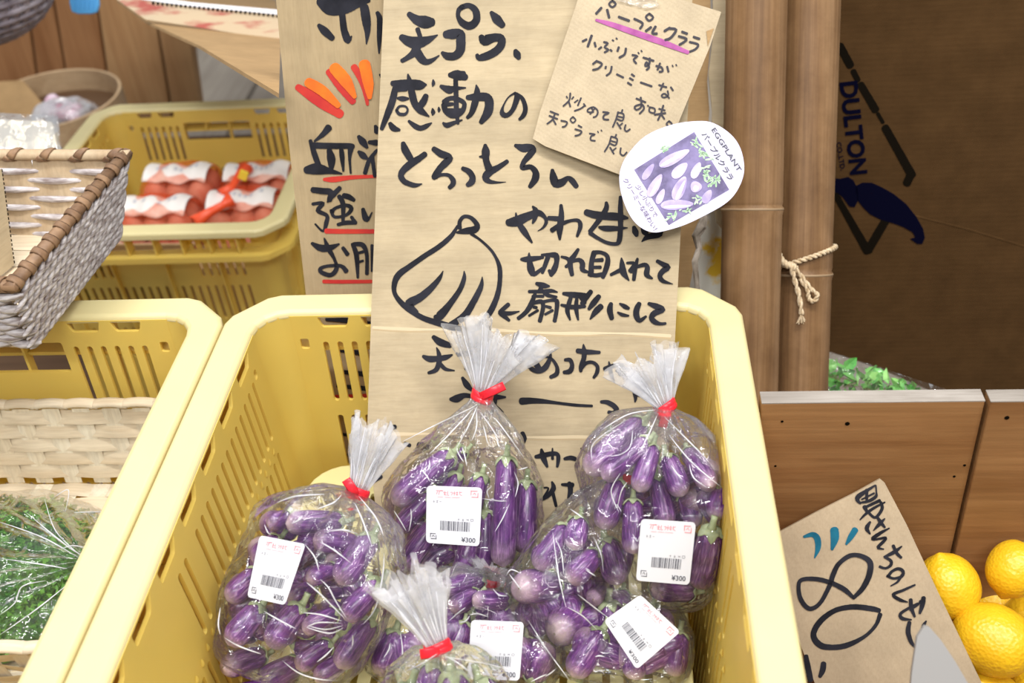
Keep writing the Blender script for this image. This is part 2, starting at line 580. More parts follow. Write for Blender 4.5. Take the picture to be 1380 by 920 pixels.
def slab(pts, nrm, th):
    """prism from a planar outline, thickness going away along -nrm"""
    n = len(pts)
    nrm = Vector(nrm).normalized()
    pts = [Vector(p) for p in pts]
    area2 = sum((pts[i].cross(pts[(i + 1) % n]) for i in range(n)), Vector())
    if area2.dot(nrm) < 0:
        pts = pts[::-1]
    v = pts + [p - nrm * th for p in pts]
    f = [tuple(range(n)), tuple(range(2 * n - 1, n - 1, -1))]
    for i in range(n):
        j = (i + 1) % n
        f.append((i, i + n, j + n, j))
    return v, f


def polyplate(outer, holes, to3, th_vec):
    """plate with holes: outer / holes lists of 2D points; to3(s,t)->Vector ; th_vec thickness vector"""
    loops = [outer] + holes
    tri = tessellate_polygon([[Vector((p[0], p[1], 0)) for p in lp] for lp in loops])
    flat = [p for lp in loops for p in lp]
    a = [to3(p[0], p[1]) for p in flat]
    th = Vector(th_vec)
    v = a + [p + th for p in a]
    n = len(a)
    f = []
    for t in tri:
        f.append(tuple(t))
        f.append(tuple(i + n for i in t)[::-1])
    k = 0
    for lp in loops:
        m = len(lp)
        for i in range(m):
            j = (i + 1) % m
            f.append((k + i, k + j, k + j + n, k + i + n))
        k += m
    return v, f


def rrect(x0, y0, x1, y1, r=0.002, n=3, skew=0.0):
    r = min(r, abs(x1 - x0) / 2.01, abs(y1 - y0) / 2.01)
    p = []
    for cx, cy, a0 in ((x1 - r, y1 - r, 0), (x0 + r, y1 - r, 90), (x0 + r, y0 + r, 180), (x1 - r, y0 + r, 270)):
        for i in range(n + 1):
            a = math.radians(a0 + 90 * i / n)
            p.append((cx + r * math.cos(a), cy + r * math.sin(a)))
    return p


def grid(fn, nu, nv, closeu=False):
    v = [fn(i / (nu if closeu else nu - 1), j / (nv - 1)) for j in range(nv) for i in range(nu)]
    f = []
    for j in range(nv - 1):
        for i in range(nu if closeu else nu - 1):
            i2 = (i + 1) % nu
            f.append((j * nu + i, j * nu + i2, (j + 1) * nu + i2, (j + 1) * nu + i))
    return v, f


# ---------------------------------------------------------------- brush strokes


def cr(p0, p1, p2, p3, t):
    return 0.5 * ((2 * p1) + (-p0 + p2) * t + (2 * p0 - 5 * p1 + 4 * p2 - p3) * t * t + (-p0 + 3 * p1 - 3 * p2 + p3) * t ** 3)


SK = [0]


def stroke(gm, pts, plane, base_off=0.0004, jit=0.03):
    """pts [(u,v,w)] photo pixels -> ribbon on the plane"""
    pts = [np.array(p, float) for p in pts]
    if len(pts) == 1:
        pts = [pts[0] - np.array([1, 0, 0]), pts[0] + np.array([1, 0, 0])]
    out = []
    n = len(pts)
    for i in range(n - 1):
        p0, p1, p2, p3 = pts[max(i - 1, 0)], pts[i], pts[i + 1], pts[min(i + 2, n - 1)]
        k = max(3, int(np.hypot(*(p2 - p1)[:2]) / 2.2))
        k = min(k, 14)
        for j in range(k):
            out.append(cr(p0, p1, p2, p3, j / k))
    out.append(pts[-1])
    rnd = random.Random(SK[0])
    SK[0] += 1
    off = base_off + (SK[0] % 23) * 0.000012
    # rounded caps
    d0 = out[1][:2] - out[0][:2]
    d1 = out[-1][:2] - out[-2][:2]
    d0 = d0 / (np.hypot(*d0) + 1e-6)
    d1 = d1 / (np.hypot(*d1) + 1e-6)
    w0, w1 = out[0][2], out[-1][2]
    pre = [np.array([*(out[0][:2] - d0 * w0 * a), w0 * b]) for a, b in ((0.36, 0.25), (0.28, 0.66), (0.13, 0.92))]
    post = [np.array([*(out[-1][:2] + d1 * w1 * a), w1 * b]) for a, b in ((0.13, 0.92), (0.28, 0.66), (0.36, 0.25))]
    out = pre + out + post
    v, f = [], []
    m = len(out)
    for i, p in enumerate(out):
        d = out[min(i + 1, m - 1)][:2] - out[max(i - 1, 0)][:2]
        d = d / (np.hypot(*d) + 1e-6)
        nx, ny = -d[1], d[0]
        wl = max(p[2], 0.4) / 2 * (1 + jit * rnd.uniform(-1, 1))
        wr = max(p[2], 0.4) / 2 * (1 + jit * rnd.uniform(-1, 1))
        v.append(plane.at(p[0] + nx * wl, p[1] + ny * wl, off))
        v.append(plane.at(p[0], p[1], off))
        v.append(plane.at(p[0] - nx * wr, p[1] - ny * wr, off))
    for i in range(m - 1):
        a = 3 * i
        f.append((a, a + 1, a + 4, a + 3))
        f.append((a + 1, a + 2, a + 5, a + 4))
    gm.add(v, f)


def strokes(gm, data, ox, oy, sc, plane, wmul=1.0, dx=0, dy=0):
    for s in data.split(';'):
        s = s.strip()
        if not s:
            continue
        pts = []
        wlast = 20
        for tok in s.split():
            a = [float(x) for x in tok.split(',')]
            if len(a) == 3:
                wlast = a[2]
            pts.append((ox + a[0] / sc + dx, oy + a[1] / sc + dy, wlast / sc * wmul))
        stroke(gm, pts, plane)


TEXTS = []


def text(s, a, b, hpx, plane, mat, parent, name='lettering', off=0.0006, shear=0.0, bold=0.0):
    """text running from photo pixel a to b along the baseline, cap height about hpx"""
    A, B = plane.at(a[0], a[1], off), plane.at(b[0], b[1], off)
    x = (B - A)
    wd = x.length
    x.normalize()
    y = plane.n.cross(x).normalized()
    cu = bpy.data.curves.new(name, 'FONT')
    cu.body = s
    cu.shear = shear
    cu.offset = bold
    cu.size = 1.0
    cu.resolution_u = 3
    cu.materials.append(mat)
    o = bpy.data.objects.new(name, cu)
    COL.objects.link(o)
    o.parent = parent
    h = hpx / FPX * depth(A)
    TEXTS.append((o, A, x, y, plane.n.copy(), wd, h, wloc(parent)))
    return o


def finish_texts():
    bpy.context.view_layer.update()
    for o, A, x, y, n, wd, h, pw in TEXTS:
        dx = max(o.bound_box[6][0] - 0, 1e-3)
        sx = wd / dx
        sy = h / 0.73
        Mx = Matrix((x * sx, y * sy, n)).transposed().to_4x4()
        Mx.translation = A - pw
        o.matrix_parent_inverse = Matrix.Identity(4)
        me = bpy.data.meshes.new_from_object(o)
        me.transform(Mx)
        n2 = bpy.data.objects.new(o.name, me)
        par = o.parent
        nm = o.name
        bpy.data.objects.remove(o)
        n2.name = nm
        COL.objects.link(n2)
        n2.parent = par
# ---------------------------------------------------------------- setting


def prism_px(px, plane, th, name, mat, parent=None, off=0.0, **k):
    v, f = slab([plane.at(u, w_, off) for u, w_ in px], plane.n, th)
    return mk(name, v, f, mat, parent, **k)


def planks_setting():
    fl = thing('floor', 'grey weathered plank floor of the shop far below the bins', None, (0, 2.4, -0.82), kind='structure')
    for i in range(14):
        x0 = -2.2 + i * 0.30
        v, f = boxv((x0 + 0.146, 2.2, -0.805), (0.29, 5.0, 0.03))
        mk('plank', v, f, M['wood_floor'], fl, bevel=0.004)
    # far timber bin with upright planks
    pl = Plane((0, 1.40, 0), (0, -1, 0.0))
    wd = thing('timber_bin', 'reddish brown bin of upright planks behind the egg crate', 'bin', tuple(pl.at(160, 140) - Vector((0, 0, 0.3))))
    xt = [-30, 28, 62, 121, 196, 243]
    xb = [-10, 50, 92, 146, 226, 266]
    mats = [M['wood_back'], M['wood_back'], M['wood_back'], M['wood_pale'], M['wood_pale'], M['wood_back']]
    for i in range(5):
        prism_px([(xt[i] + 1, -60), (xt[i + 1] - 2, -60), (xb[i + 1] - 1.2 + 9, 175), (xb[i] + 1.2 + 9, 175)], pl, 0.03, 'plank', mats[i], wd, bevel=0.003)


planks_setting()


def bench():
    t = thing('display_table', 'dark wooden table top under the front yellow crates', 'table', (0.2, -0.3, -0.33))
    for i in range(6):
        y = -0.80 + i * 0.145
        v, f = boxv((0.1, y + 0.07, -0.3165), (1.7, 0.141, 0.025))
        mk('plank', v, f, M['wood_table'], t, bevel=0.003)
    t2 = thing('low_table', 'dark wooden low table under the rear egg crate', 'table', (-0.2, 0.6, -0.54))
    for i in range(9):
        y = 0.06 + i * 0.135
        v, f = boxv((-0.35, y + 0.07, -0.5235), (1.5, 0.131, 0.025))
        mk('plank', v, f, M['wood_table'], t2, bevel=0.003)
    for (x, y) in ((-0.7, -0.75), (0.9, -0.75), (-0.7, 0.02), (0.9, 0.02)):
        v, f = boxv((x, y, -0.559), (0.06, 0.06, 0.46))
        mk('leg', v, f, M['wood_table'], t)
    for (x, y) in ((-1.05, 1.2), (0.3, 1.2), (0.3, 0.12), (-1.05, 0.12)):
        v, f = boxv((x, y, -0.6630), (0.06, 0.06, 0.254))
        mk('leg', v, f, M['wood_table'], t2)


bench()

# ---------------------------------------------------------------- yellow crates


def crate(x0, y0, z0, W, D, H, label, group=None):
    """x0,y0: left back corner of the rim, z0 rim top; extends to +X and -Y"""
    Y = M['yellow']
    root = thing('produce_crate', label, 'crate', (x0 + W / 2, y0 - D / 2, z0 - H), group)
    IN, RC, DR = 0.024, 0.022, 0.016   # rim width, inner corner radius, draft
    ch = 0.034

    def P(x, y, z):
        return Vector((x0 + x, y0 - y, z0 + z))
    # rim ring (rounded top)
    def outl(ins, c):
        pts = []
        a, b, cc, d = ins, W - ins, ins, D - ins
        for (cx, cy, sx, sy) in ((b, cc, 1, -1), (b, d, 1, 1), (a, d, -1, 1), (a, cc, -1, -1)):
            # chamfer with softened ends
            q = [(cx - sx * c, cy), (cx - sx * c * 0.62, cy - sy * c * 0.06), (cx - sx * c * 0.5, cy - sy * c * 0.5) if False else (cx - sx * c * 0.36, cy - sy * c * 0.30),
                 (cx - sx * c * 0.06, cy - sy * c * 0.62), (cx, cy - sy * c)]
            q = [(cx - sx * c, cy), (cx - sx * c * 0.72, cy - sy * c * 0.10), (cx - sx * c * 0.41, cy - sy * c * 0.41), (cx - sx * c * 0.10, cy - sy * c * 0.72), (cx, cy - sy * c)]
            if (sx > 0) == (sy > 0):
                q = q[::-1]
            pts += q
        return pts

    def inl(ins, r):
        pts = []
        for (cx, cy, a0) in ((W - ins - r, ins + r, -90), (W - ins - r, D - ins - r, 0), (ins + r, D - ins - r, 90), (ins + r, ins + r, 180)):
            for i in range(5):
                a = math.radians(a0 + 22.5 * i)
                pts.append((cx + r * math.cos(a), cy + r * math.sin(a)))
        return pts
    secs = [(outl(0.0, ch), -0.010), (outl(0.0, ch), -0.0022), (outl(0.0022, ch), 0.0), (inl(IN - 0.004, RC + 0.004), 0.0), (inl(IN - 0.001, RC + 0.001), -0.0012), (inl(IN, RC), -0.004),
            (inl(IN, RC), -0.0062), (inl(IN - 0.003, RC + 0.003), -0.0062), (outl(0.003, ch), -0.0042), (outl(0.003, ch), -0.010)]
    v, f = [], []
    n = 20
    for s_, z in secs:
        v += [P(a, b, z) for a, b in s_]
    m = len(secs)
    for j in range(m):
        j2 = (j + 1) % m
        for i in range(n):
            i2 = (i + 1) % n
            f.append((j * n + i, j2 * n + i, j2 * n + i2, j * n + i2))
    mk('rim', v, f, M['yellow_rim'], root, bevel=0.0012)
    # lower outer band
    zb = -0.036
    ib = IN - DR * 0.036 / H - 0.0015
    secs = [(outl(0.0, ch), zb), (inl(ib - 0.001, RC), zb), (inl(ib - 0.001, RC), zb - 0.003), (outl(0.003, ch), zb - 0.003), (outl(0.003, ch), zb - 0.008), (outl(0.0, ch), zb - 0.008)]
    v, f = [], []
    for s_, z in secs:
        v += [P(a, b, z) for a, b in s_]
    m = len(secs)
    for j in range(m):
        j2 = (j + 1) % m
        for i in range(n):
            i2 = (i + 1) % n
            f.append((j * n + i, j2 * n + i, j2 * n + i2, j * n + i2))
    mk('band', v, f, Y, root)

    def wall_holes(Lw, long):
        """holes in (s from one end, depth t) where s in 0..Lw"""
        hs = []
        r1a, r1b, r2a, r2b = 0.0265, 0.082, 0.096, 0.150
        if not long:
            for sg in (0, 1):
                def hx(a, b, c, d, r=0.0015, sk=0):
                    q = rrect(a, c, b, d, r)
                    if sk:
                        q = [(p[0] + sk * (p[1] - c) / (d - c) * (1 if p[0] < (a + b) / 2 else -1) * 0.5, p[1]) for p in q]
                    return [(Lw - p[0], p[1]) for p in q][::-1] if sg else q
                hs.append(hx(0.0500, 0.0565, 0.0235, 0.0325))
                hs.append(hx(0.0660, 0.0900, 0.0045, 0.0135, sk=0.006))
                hs.append(hx(0.0980, 0.1240, 0.0045, 0.0135, sk=0.006))
                for k in range(6):
                    s0 = 0.069 + k * 0.0108
                    hs.append(hx(s0 - 0.0022, s0 + 0.0022, r1a, r1b, 0.0021))
                for k in range(16):
                    s0 = 0.069 + k * 0.0108
                    if s0 < Lw / 2:
                        hs.append(hx(s0 - 0.0022, s0 + 0.0022, r2a, r2b, 0.0021))
                        hs.append(hx(s0 - 0.0022, s0 + 0.0022, 0.164, 0.215, 0.0021))
            hs.append(rrect(0.133, 0.0225, Lw - 0.133, 0.050, 0.002))
        else:
            k = 0
            s0 = 0.062
            while s0 + 0.034 < Lw - 0.05:
                q = rrect(s0, 0.0045, s0 + 0.030, 0.0140, 0.0015)
                sk = 0.008
                hs.append([(p[0] + (sk * (p[1] - 0.0045) / 0.011 if p[0] < s0 + 0.015 else 0), p[1]) for p in q])
                s0 += 0.0425
            hs.append(rrect(0.060, 0.0225, 0.0655, 0.030))
            for k in range(40):
                s0 = 0.072 + k * 0.0115
                if s0 > Lw - 0.06:
                    break
                if k not in (13, 16, 17, 18, 19, 20, 21, 22, 23, 24):
                    hs.append(rrect(s0 - 0.0023, r1a, s0 + 0.0023, r1b, 0.0022))
                if k not in (19, 20):
                    hs.append(rrect(s0 - 0.0023, r2a, s0 + 0.0023, r2b, 0.0022))
                hs.append(rrect(s0 - 0.0023, 0.164, s0 + 0.0023, 0.215, 0.0022))
        return hs
    TH = 0.0028

    def ins(t):
        return IN + DR * t / H
    c0 = IN + RC
    zt = 0.004
    for side in range(4):
        Lw = W if side in (0, 2) else D
        long = side in (1, 3)
        if side == 0:      # back wall
            f3 = lambda s, t: P(s, ins(t), -t)
            th = Vector((0, TH, 0))
        elif side == 2:    # front wall
            f3 = lambda s, t: P(s, D - ins(t), -t)
            th = Vector((0, -TH, 0))
        elif side == 1:    # right wall
            f3 = lambda s, t: P(W - ins(t), s, -t)
            th = Vector((TH, 0, 0))
        else:
            f3 = lambda s, t: P(ins(t), s, -t)
            th = Vector((-TH, 0, 0))
        if long and D < 0.4:
            long = False
            hs = [h for h in wall_holes(Lw, False)]
        else:
            hs = wall_holes(Lw, long)
        outer = [(c0, 0.0035), (Lw - c0, 0.0035), (Lw - c0, H), (c0, H)]
        v, f = polyplate(outer, hs, f3, th)
        mk('wall_panel', v, f, Y, root)
        # vertical ribs between rim and band, and below
        nr = int(Lw / 0.043)
        g = G()
        for k in range(nr):
            s = 0.0585 + k * 0.0425 if long else 0.061 + k * (Lw - 0.122) / (nr - 1)
            if s > Lw - 0.04:
                continue
            a = f3(s - 0.0009, 0.004) + th
            b = f3(s - 0.0009, -zb) + th
            o = th.normalized()
            w1 = IN - TH - 0.004
            dirv = (f3(s + 0.0009, 0.004) - f3(s - 0.0009, 0.004))
            vv = [a, a + dirv, a + dirv + o * w1, a + o * w1, b, b + dirv, b + dirv + o * w1, b + o * w1]
            g.add(vv, [(0, 1, 2, 3), (7, 6, 5, 4), (0, 4, 5, 1), (1, 5, 6, 2), (2, 6, 7, 3), (3, 7, 4, 0)])
            if k % 2 == 0:
                a, b = f3(s - 0.0011, -zb) + th, f3(s - 0.0011, H - 0.01) + th
                dirv = dirv * 1.2
                w2 = 0.008
                vv = [a, a + dirv, a + dirv + o * w2, a + o * w2, b, b + dirv, b + dirv + o * w2 * 0.7, b + o * w2 * 0.7]
                g.add(vv, [(0, 1, 2, 3), (7, 6, 5, 4), (0, 4, 5, 1), (1, 5, 6, 2), (2, 6, 7, 3), (3, 7, 4, 0)])
        g.mk('rib', Y, root)
        # bead of little lugs between the slot rows on the long sides
        if long:
            g = G()
            k = 0
            s = 0.0775
            while s < Lw - 0.06:
                c = f3(s, 0.089) - th.normalized() * 0.0004
                nrmv = -th.normalized()
                e = Vector((0, 1, 0))
                vv = [c + e * a * 0.0026 + Vector((0, 0, 1)) * b * 0.0042 + nrmv * (0.0016 if abs(a) + abs(b) == 0 else 0.0) for a, b in ((-1, 0), (0, 1), (1, 0), (0, -1), (0, 0))]
                g.add(vv, [(0, 1, 4), (1, 2, 4), (2, 3, 4), (3, 0, 4)])
                s += 0.0115
            g.mk('lug_bead', Y, root, smooth=True)
    # rounded corners
    for (cx, cy, a0) in ((W, 0, -90), (W, D, 0), (0, D, 90), (0, 0, 180)):
        def fn(u, t, r=0.0):
            d = ins(t * H)
            ccx = (W - d - RC) if cx else d + RC
            ccy = (D - d - RC) if cy else d + RC
            # keep join with panels: panels end at c0
            ccx = (W - c0) if cx else c0
            ccy = (D - c0) if cy else c0
            rx = RC - (d - IN)
            a = math.radians(a0 + 90 * u)
            return P(ccx + (rx + r) * math.cos(a), ccy + (rx + r) * math.sin(a), -0.0035 - t * (H - 0.0035))
        v1, f1 = grid(lambda u, t: fn(u, t), 9, 5)
        v2, f2 = grid(lambda u, t: fn(u, t, TH), 9, 5)
        g = G().add(v1, f1).add(v2, [q[::-1] for q in f2])
        g.mk('corner', Y, root, smooth=True)
    v, f = boxv((x0 + W / 2, y0 - D / 2, z0 - H + 0.002), (W - 2 * (IN + DR) + 0.006, D - 2 * (IN + DR) + 0.006, 0.004))
    mk('base', v, f, Y, root)
    return root


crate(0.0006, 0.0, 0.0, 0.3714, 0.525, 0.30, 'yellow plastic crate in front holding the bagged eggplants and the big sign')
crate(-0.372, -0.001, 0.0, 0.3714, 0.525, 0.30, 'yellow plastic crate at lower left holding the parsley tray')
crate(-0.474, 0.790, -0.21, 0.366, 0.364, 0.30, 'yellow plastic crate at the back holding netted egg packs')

# upturned pale basket used as a raised floor in the front crate


def step_basket():
    x0, x1, y1, y0, zt = 0.045, 0.327, -0.046, -0.478, -0.135
    root = thing('upturned_basket', 'pale yellow upturned plastic basket with slotted base under the eggplant bags', 'basket', ((x0 + x1) / 2, (y0 + y1) / 2, zt - 0.1605))
    r = 0.03
    holes = []
    for i in range(18):
        for j in range(6):
            sx = x0 + 0.024 + i * 0.0135
            sy = y1 - 0.030 - j * 0.07
            holes.append(rrect(sx, sy - 0.045, sx + 0.005, sy, 0.002, 2))
    outer = rrect(x0, y0, x1, y1, r, 6)
    v, f = polyplate(outer, holes, lambda s, t: Vector((s, t, zt)), (0, 0, -0.003))
    mk('slotted_base', v, f, M['pale_yellow'], root)
    m = len(outer)
    secs = [(1.0, zt - 0.0005), (1.006, zt - 0.004), (1.012, zt - 0.012), (1.02, zt - 0.16)]
    cx, cy = (x0 + x1) / 2, (y0 + y1) / 2
    v = [Vector((cx + (p[0] - cx) * s + (0 if s == 1 else 0), cy + (p[1] - cy) * (1 + (s - 1) * 0.4), z)) for s, z in secs for p in outer]
    f = []
    for j in range(3):
        for i in range(m):
            i2 = (i + 1) % m
            f.append((j * m + i, (j + 1) * m + i, (j + 1) * m + i2, j * m + i2))
    mk('side_wall', v, f, M['pale_yellow'], root, smooth=True, solid=0.002)


step_basket()

# ---------------------------------------------------------------- main sign
th_s = math.radians(36)
NS = Vector((0, -math.cos(th_s), math.sin(th_s)))
PS = Plane((0, -0.0262, 0.0035), NS)


def board(name, label, px, plane, th, mat, cat='sign', edge=True, off=0.0, bend=None):
    pts = [plane.at(u, w_, off) for u, w_ in px]
    c = sum(pts, Vector()) / len(pts)
    c = c - plane.n * th / 2
    c.z = min(p.z for p in pts)
    root = thing(name, label, cat, tuple(c))
    v, f = slab(pts, plane.n, th)
    mk('board', v, f, mat, root)
    return root


sg = board('cardboard_sign', 'large cardboard sign with black brush writing and an eggplant drawing, standing in the front crate',
           [(518, -60), (932, -60), (933, 0), (930, 100), (918, 300), (905, 545), (893, 744), (512, 744), (495, 575), (501, 400), (513, 100), (517, 0)], PS, 0.0045, M['kraft'])
# faint fold creases pressed across the sheet, with painted shade below each
for k_, (ya, yb) in enumerate(((441, 452), (583, 592))):
    for nm_, dy_, w_ in (('fold_light', 0, 4.5), ('fold_shade', 3.2, 2.2)):
        g = G()
        stroke(g, [(503 - k_ * 6 + i * 40.0, ya + (yb - ya) * i / 10 + dy_ + 1.2 * math.sin(i * 1.3 + k_), w_ * (0.8 + 0.3 * math.sin(i * 2.1))) for i in range(11 if k_ == 0 else 10)], PS, 0.00005)
        g.mk('fold_line', M[nm_], sg)

A = """215,130,50 290,185,90 370,205,120 430,205,80;295,270,45 315,330,42 320,370,60;145,345,60 220,385,100 300,395,110 390,370,70 480,325,12;
290,430,80 260,490,70 210,530,50 150,565,40;290,480,80 330,545,80 375,575,60 430,560,40 495,515,12;
700,70,50 770,50,50 835,100,65 840,190,70 780,240,75 710,210,65 672,150,40 680,90,45 715,62,50;
555,320,70 620,315,95 690,315,85 697,380,88 690,470,85 640,520,75 570,520,70 525,490,35;
980,115,35 1030,175,85 1085,235,60;885,340,50 920,375,100 1000,350,80 1070,355,75 1075,410,75 1030,470,75 950,515,75 870,535,60 848,510,35;
1205,470,40 1220,505,70 1237,540,40"""
B = """180,170,45 250,180,80 340,180,85 420,185,80 465,182,20;190,225,40 300,225,25;205,210,50 180,320,60 140,430,55 90,555,35;225,295,20 265,300,45 315,300,20;
215,400,25 240,365,20 290,365,18 310,395,18 290,430,25 240,430,30 215,400,25;312,95,15 325,150,45 345,250,60 370,340,60 420,400,60 490,450,12;465,275,45 440,330,60 400,380,50;
525,140,12 528,170,32 520,195,10;520,385,15 525,415,38 520,440,12;572,372,10 575,395,28 572,415,8;160,510,35 190,550,55 240,565,25;320,490,25 370,530,45 420,550,45 470,530,40 512,505,12;
665,100,40 730,100,85 800,120,55;735,80,35 780,95,60;590,195,30 660,225,70 700,215,45 800,208,12;715,140,40 720,300,42 722,400,42 735,510,25;
620,330,50 660,300,40 720,300,40 785,335,38 780,390,42 740,430,50 680,440,50 630,400,50 615,350,45;630,350,40 690,345,30;640,405,50 780,400,40;
610,505,20 640,525,45 700,505,35 770,480,12;890,185,12 897,240,50 880,330,60 850,420,45 815,460,30;815,290,40 900,285,70 980,290,75 1000,340,75 985,420,75 930,500,40;
1220,250,20 1160,290,12 1115,370,18 1110,425,45 1150,440,40 1200,390,40 1235,290,50 1225,260,35;1230,258,25 1280,300,35 1305,380,40 1290,440,40 1255,475,25"""
Cc = """230,175,60 255,260,100 325,380,90;520,320,75 440,380,85 330,450,100 230,540,90 200,610,80 240,680,75 310,715,70 390,735,60 480,715,12;
635,250,70 720,310,95 800,340,95 845,375,95 800,430,100 720,510,90 650,620,90 640,640,60;660,620,60 740,595,45 830,600,50 890,660,70 890,720,70 845,765,55;
1020,510,55 1100,550,80 1150,620,80 1140,690,90 1085,730,60"""
D = """120,175,40 125,250,95 130,350,75 160,440,90;55,310,20 90,310,40;375,365,50 280,430,65 170,490,90 125,550,85 160,595,60 250,610,30 360,605,6;
470,180,40 560,210,95 650,205,85 675,240,75 620,310,75 570,370,60 550,430,60 570,440,60 650,430,60 705,490,75 700,570,85 640,660,50;
900,465,40 910,540,85 940,620,100 1010,610,90 1080,560,55 1130,590,70 1180,655,60"""
E5 = """545,150,18 500,220,32 420,290,36 320,355,36 220,425,38 140,485,45 110,550,38 115,620,30 180,700,40 300,780,38 420,820,45 520,850,45 620,865,40 690,845,50;
640,205,22 700,245,18 770,310,20 810,370,22 835,440,32 835,540,32 815,640,38 770,740,42 720,800,35 680,850,35;
560,165,30 560,120,28 590,85,25 640,95,28 680,145,38 660,175,50 600,185,45 540,195,15;445,460,6 420,510,30 360,580,45 290,640,55 210,690,60 270,740,15;
590,460,6 590,510,30 560,590,35 490,690,45 420,770,60 390,775,30;715,500,6 705,570,35 650,680,45 590,770,50 500,830,45;
895,690,30 850,730,30 835,750,25 870,775,30 900,800,20;840,745,25 900,752,30 970,738,8"""
F6 = """85,200,55 150,190,80 240,150,65 320,125,50 370,160,30 380,200,28 355,240,18 315,265,5;145,125,10 150,165,30;170,210,40 210,270,50 270,355,15;275,75,15 300,110,45 290,170,35 275,205,15;
495,65,25 497,150,45 485,250,50 485,330,18;400,165,35 470,170,40;425,260,40 500,210,35 570,185,25 630,185,30 645,230,35 620,305,22;
690,120,50 760,140,60 850,150,60 940,155,60 1010,165,20;845,45,25 845,90,40 790,180,40 720,270,35;955,0,25 955,100,40 955,250,40 945,340,40 920,365,30 850,355,28 780,320,28 720,280,35;790,235,20 840,245,45 940,245,35 1010,240,8;
1060,235,30 1070,270,50 1080,300,30;1125,240,30 1145,270,55 1160,295,30;1120,348,8 1170,310,45 1260,290,45 1255,240,40"""
G7 = """75,145,25 130,145,50 250,130,25;138,95,12 140,150,40 155,230,60 180,265,40 250,215,25;240,110,20 300,110,35 355,115,50 360,170,40 340,230,50 315,275,30;290,130,40 265,200,35 245,255,25;300,235,25 320,265,40;
535,65,25 500,120,40 470,170,45 485,270,35;400,125,20 450,140,30 470,180,40 435,205,25;470,170,20 540,150,35 570,180,45 570,230,40 620,250,18;
665,90,45 645,160,40 640,240,45 640,275,40;670,90,35 720,90,30 770,120,35 770,190,45 735,290,35;665,155,25 730,150,35;650,210,25 715,210,30;620,270,25 680,275,35 735,265,35;
885,135,12 890,180,40 900,250,55 945,315,12;800,270,25 880,230,35;1015,140,20 1000,200,35 985,310,30;930,175,20 990,180,30 960,240,45;1000,210,25 1070,190,35 1095,210,40 1090,270,45 1135,300,15;
1175,160,30 1220,185,40 1260,210,50 1220,240,45 1195,280,40 1220,320,35 1300,345,6"""
H8 = """320,65,25 370,80,45 415,85,15;355,90,30 350,115,40;265,125,25 370,125,30 430,120,30 475,130,12;380,135,30 410,155,30 470,165,18;310,140,25 280,220,40 240,280,35 185,325,30;290,160,20 370,160,25;
300,210,30 355,200,35 370,240,32 345,345,32;300,240,25 320,245,25;265,305,20 330,265,22;375,200,25 430,190,25 470,195,35 470,260,32 455,345,30;390,235,20 425,245,25;385,295,20 440,265,22;
520,140,25 600,150,45 680,155,40;575,170,30 560,220,35 550,270,35 570,335,15;620,180,25 615,250,35 630,335,15;505,225,20 580,240,35 680,235,25;650,170,30 680,210,30;725,125,35 690,170,40 660,215,35;785,160,35 745,210,45 710,255,25;800,235,45 760,275,45 720,330,12;
875,215,30 865,260,45 880,325,35;940,215,15 975,235,35 1005,250,25;925,280,15 960,298,28 1005,305,15;1085,215,35 1065,260,45 1065,310,45 1090,340,35 1135,310,18;
1155,215,25 1210,235,45 1260,260,40 1200,285,45 1175,320,40 1200,350,40 1240,365,25 1280,362,20"""
I9 = """235,95,40 300,145,70 390,175,50;140,275,30 200,300,60 290,295,50 350,285,50 410,262,18;265,195,12 285,250,40 290,320,50 260,400,45 190,430,30;300,350,40 350,395,35 430,408,12;
450,245,20 470,270,25;485,255,40 560,245,50;600,240,40 680,230,45;535,390,35 580,380,40;1000,405,30 1030,420,40;505,475,30 545,540,60 590,590,30;395,675,35 450,670,75 520,640,50 590,650,40 615,690,25;
855,570,30 800,610,40;740,655,40 820,655,50 905,655,20;810,600,35 810,700,35 780,800,30;700,720,15 780,720,20 830,750,25 885,795,12"""
J10 = """120,180,35 140,250,60 190,330,50;285,150,12 285,220,35 240,310,55 170,345,45 105,315,40 80,270,28 110,240,25 170,212,22 250,210,20 310,240,28 350,310,35 345,370,45 290,400,35;
425,240,30 470,240,40 490,290,40 470,345,50 415,355,35;595,95,12 600,150,45 600,220,45 575,300,45 570,345,30;540,155,45 620,165,50 745,170,30;580,310,40 620,270,35 680,262,32 725,300,35 720,360,38 690,405,25;
795,325,45 850,300,40 910,285,35 960,285,30;832,255,10 840,300,30 855,380,35 885,445,10;928,255,10 925,340,35 940,385,20;900,340,20 930,355,30;960,300,20 1010,330,30;
20,625,70 100,620,60 220,625,45 350,640,30 520,660,30 675,668,25;760,630,30 820,635,45 880,670,50 905,710,50 870,735,45 830,725,35;
1070,540,40 1080,590,35 1075,630,15;1085,550,50 1120,570,30;1195,595,20 1200,625,12 1215,605,10;1040,705,20"""
K11 = """455,95,45 458,150,75 460,205,25;580,320,35 640,310,50 740,290,45 790,300,40 795,350,40 785,415,25;635,250,25 650,320,60 690,415,25;740,240,15 740,340,30;855,340,30 920,330,45 980,360,35 960,410,25;1010,240,15 1030,250,25;
625,620,18 700,620,20 660,700,25 630,730,20;735,560,20 750,620,50 700,690,40 640,730,25;745,670,35 775,790,30;830,585,25 930,590,50;900,570,40 910,660,50 870,780,12"""
g = G()
strokes(g, A, 520, 0, 6.9, PS)
strokes(g, B, 500, 85, 6.273, PS)
strokes(g, Cc, 520, 175, 9.857, PS)
strokes(g, D, 640, 175, 8.625, PS)
g.mk('brush_writing', M['ink'], sg)
g = G()
strokes(g, E5, 510, 275, 5.11, PS)
g.mk('eggplant_drawing', M['ink'], sg)
g = G()
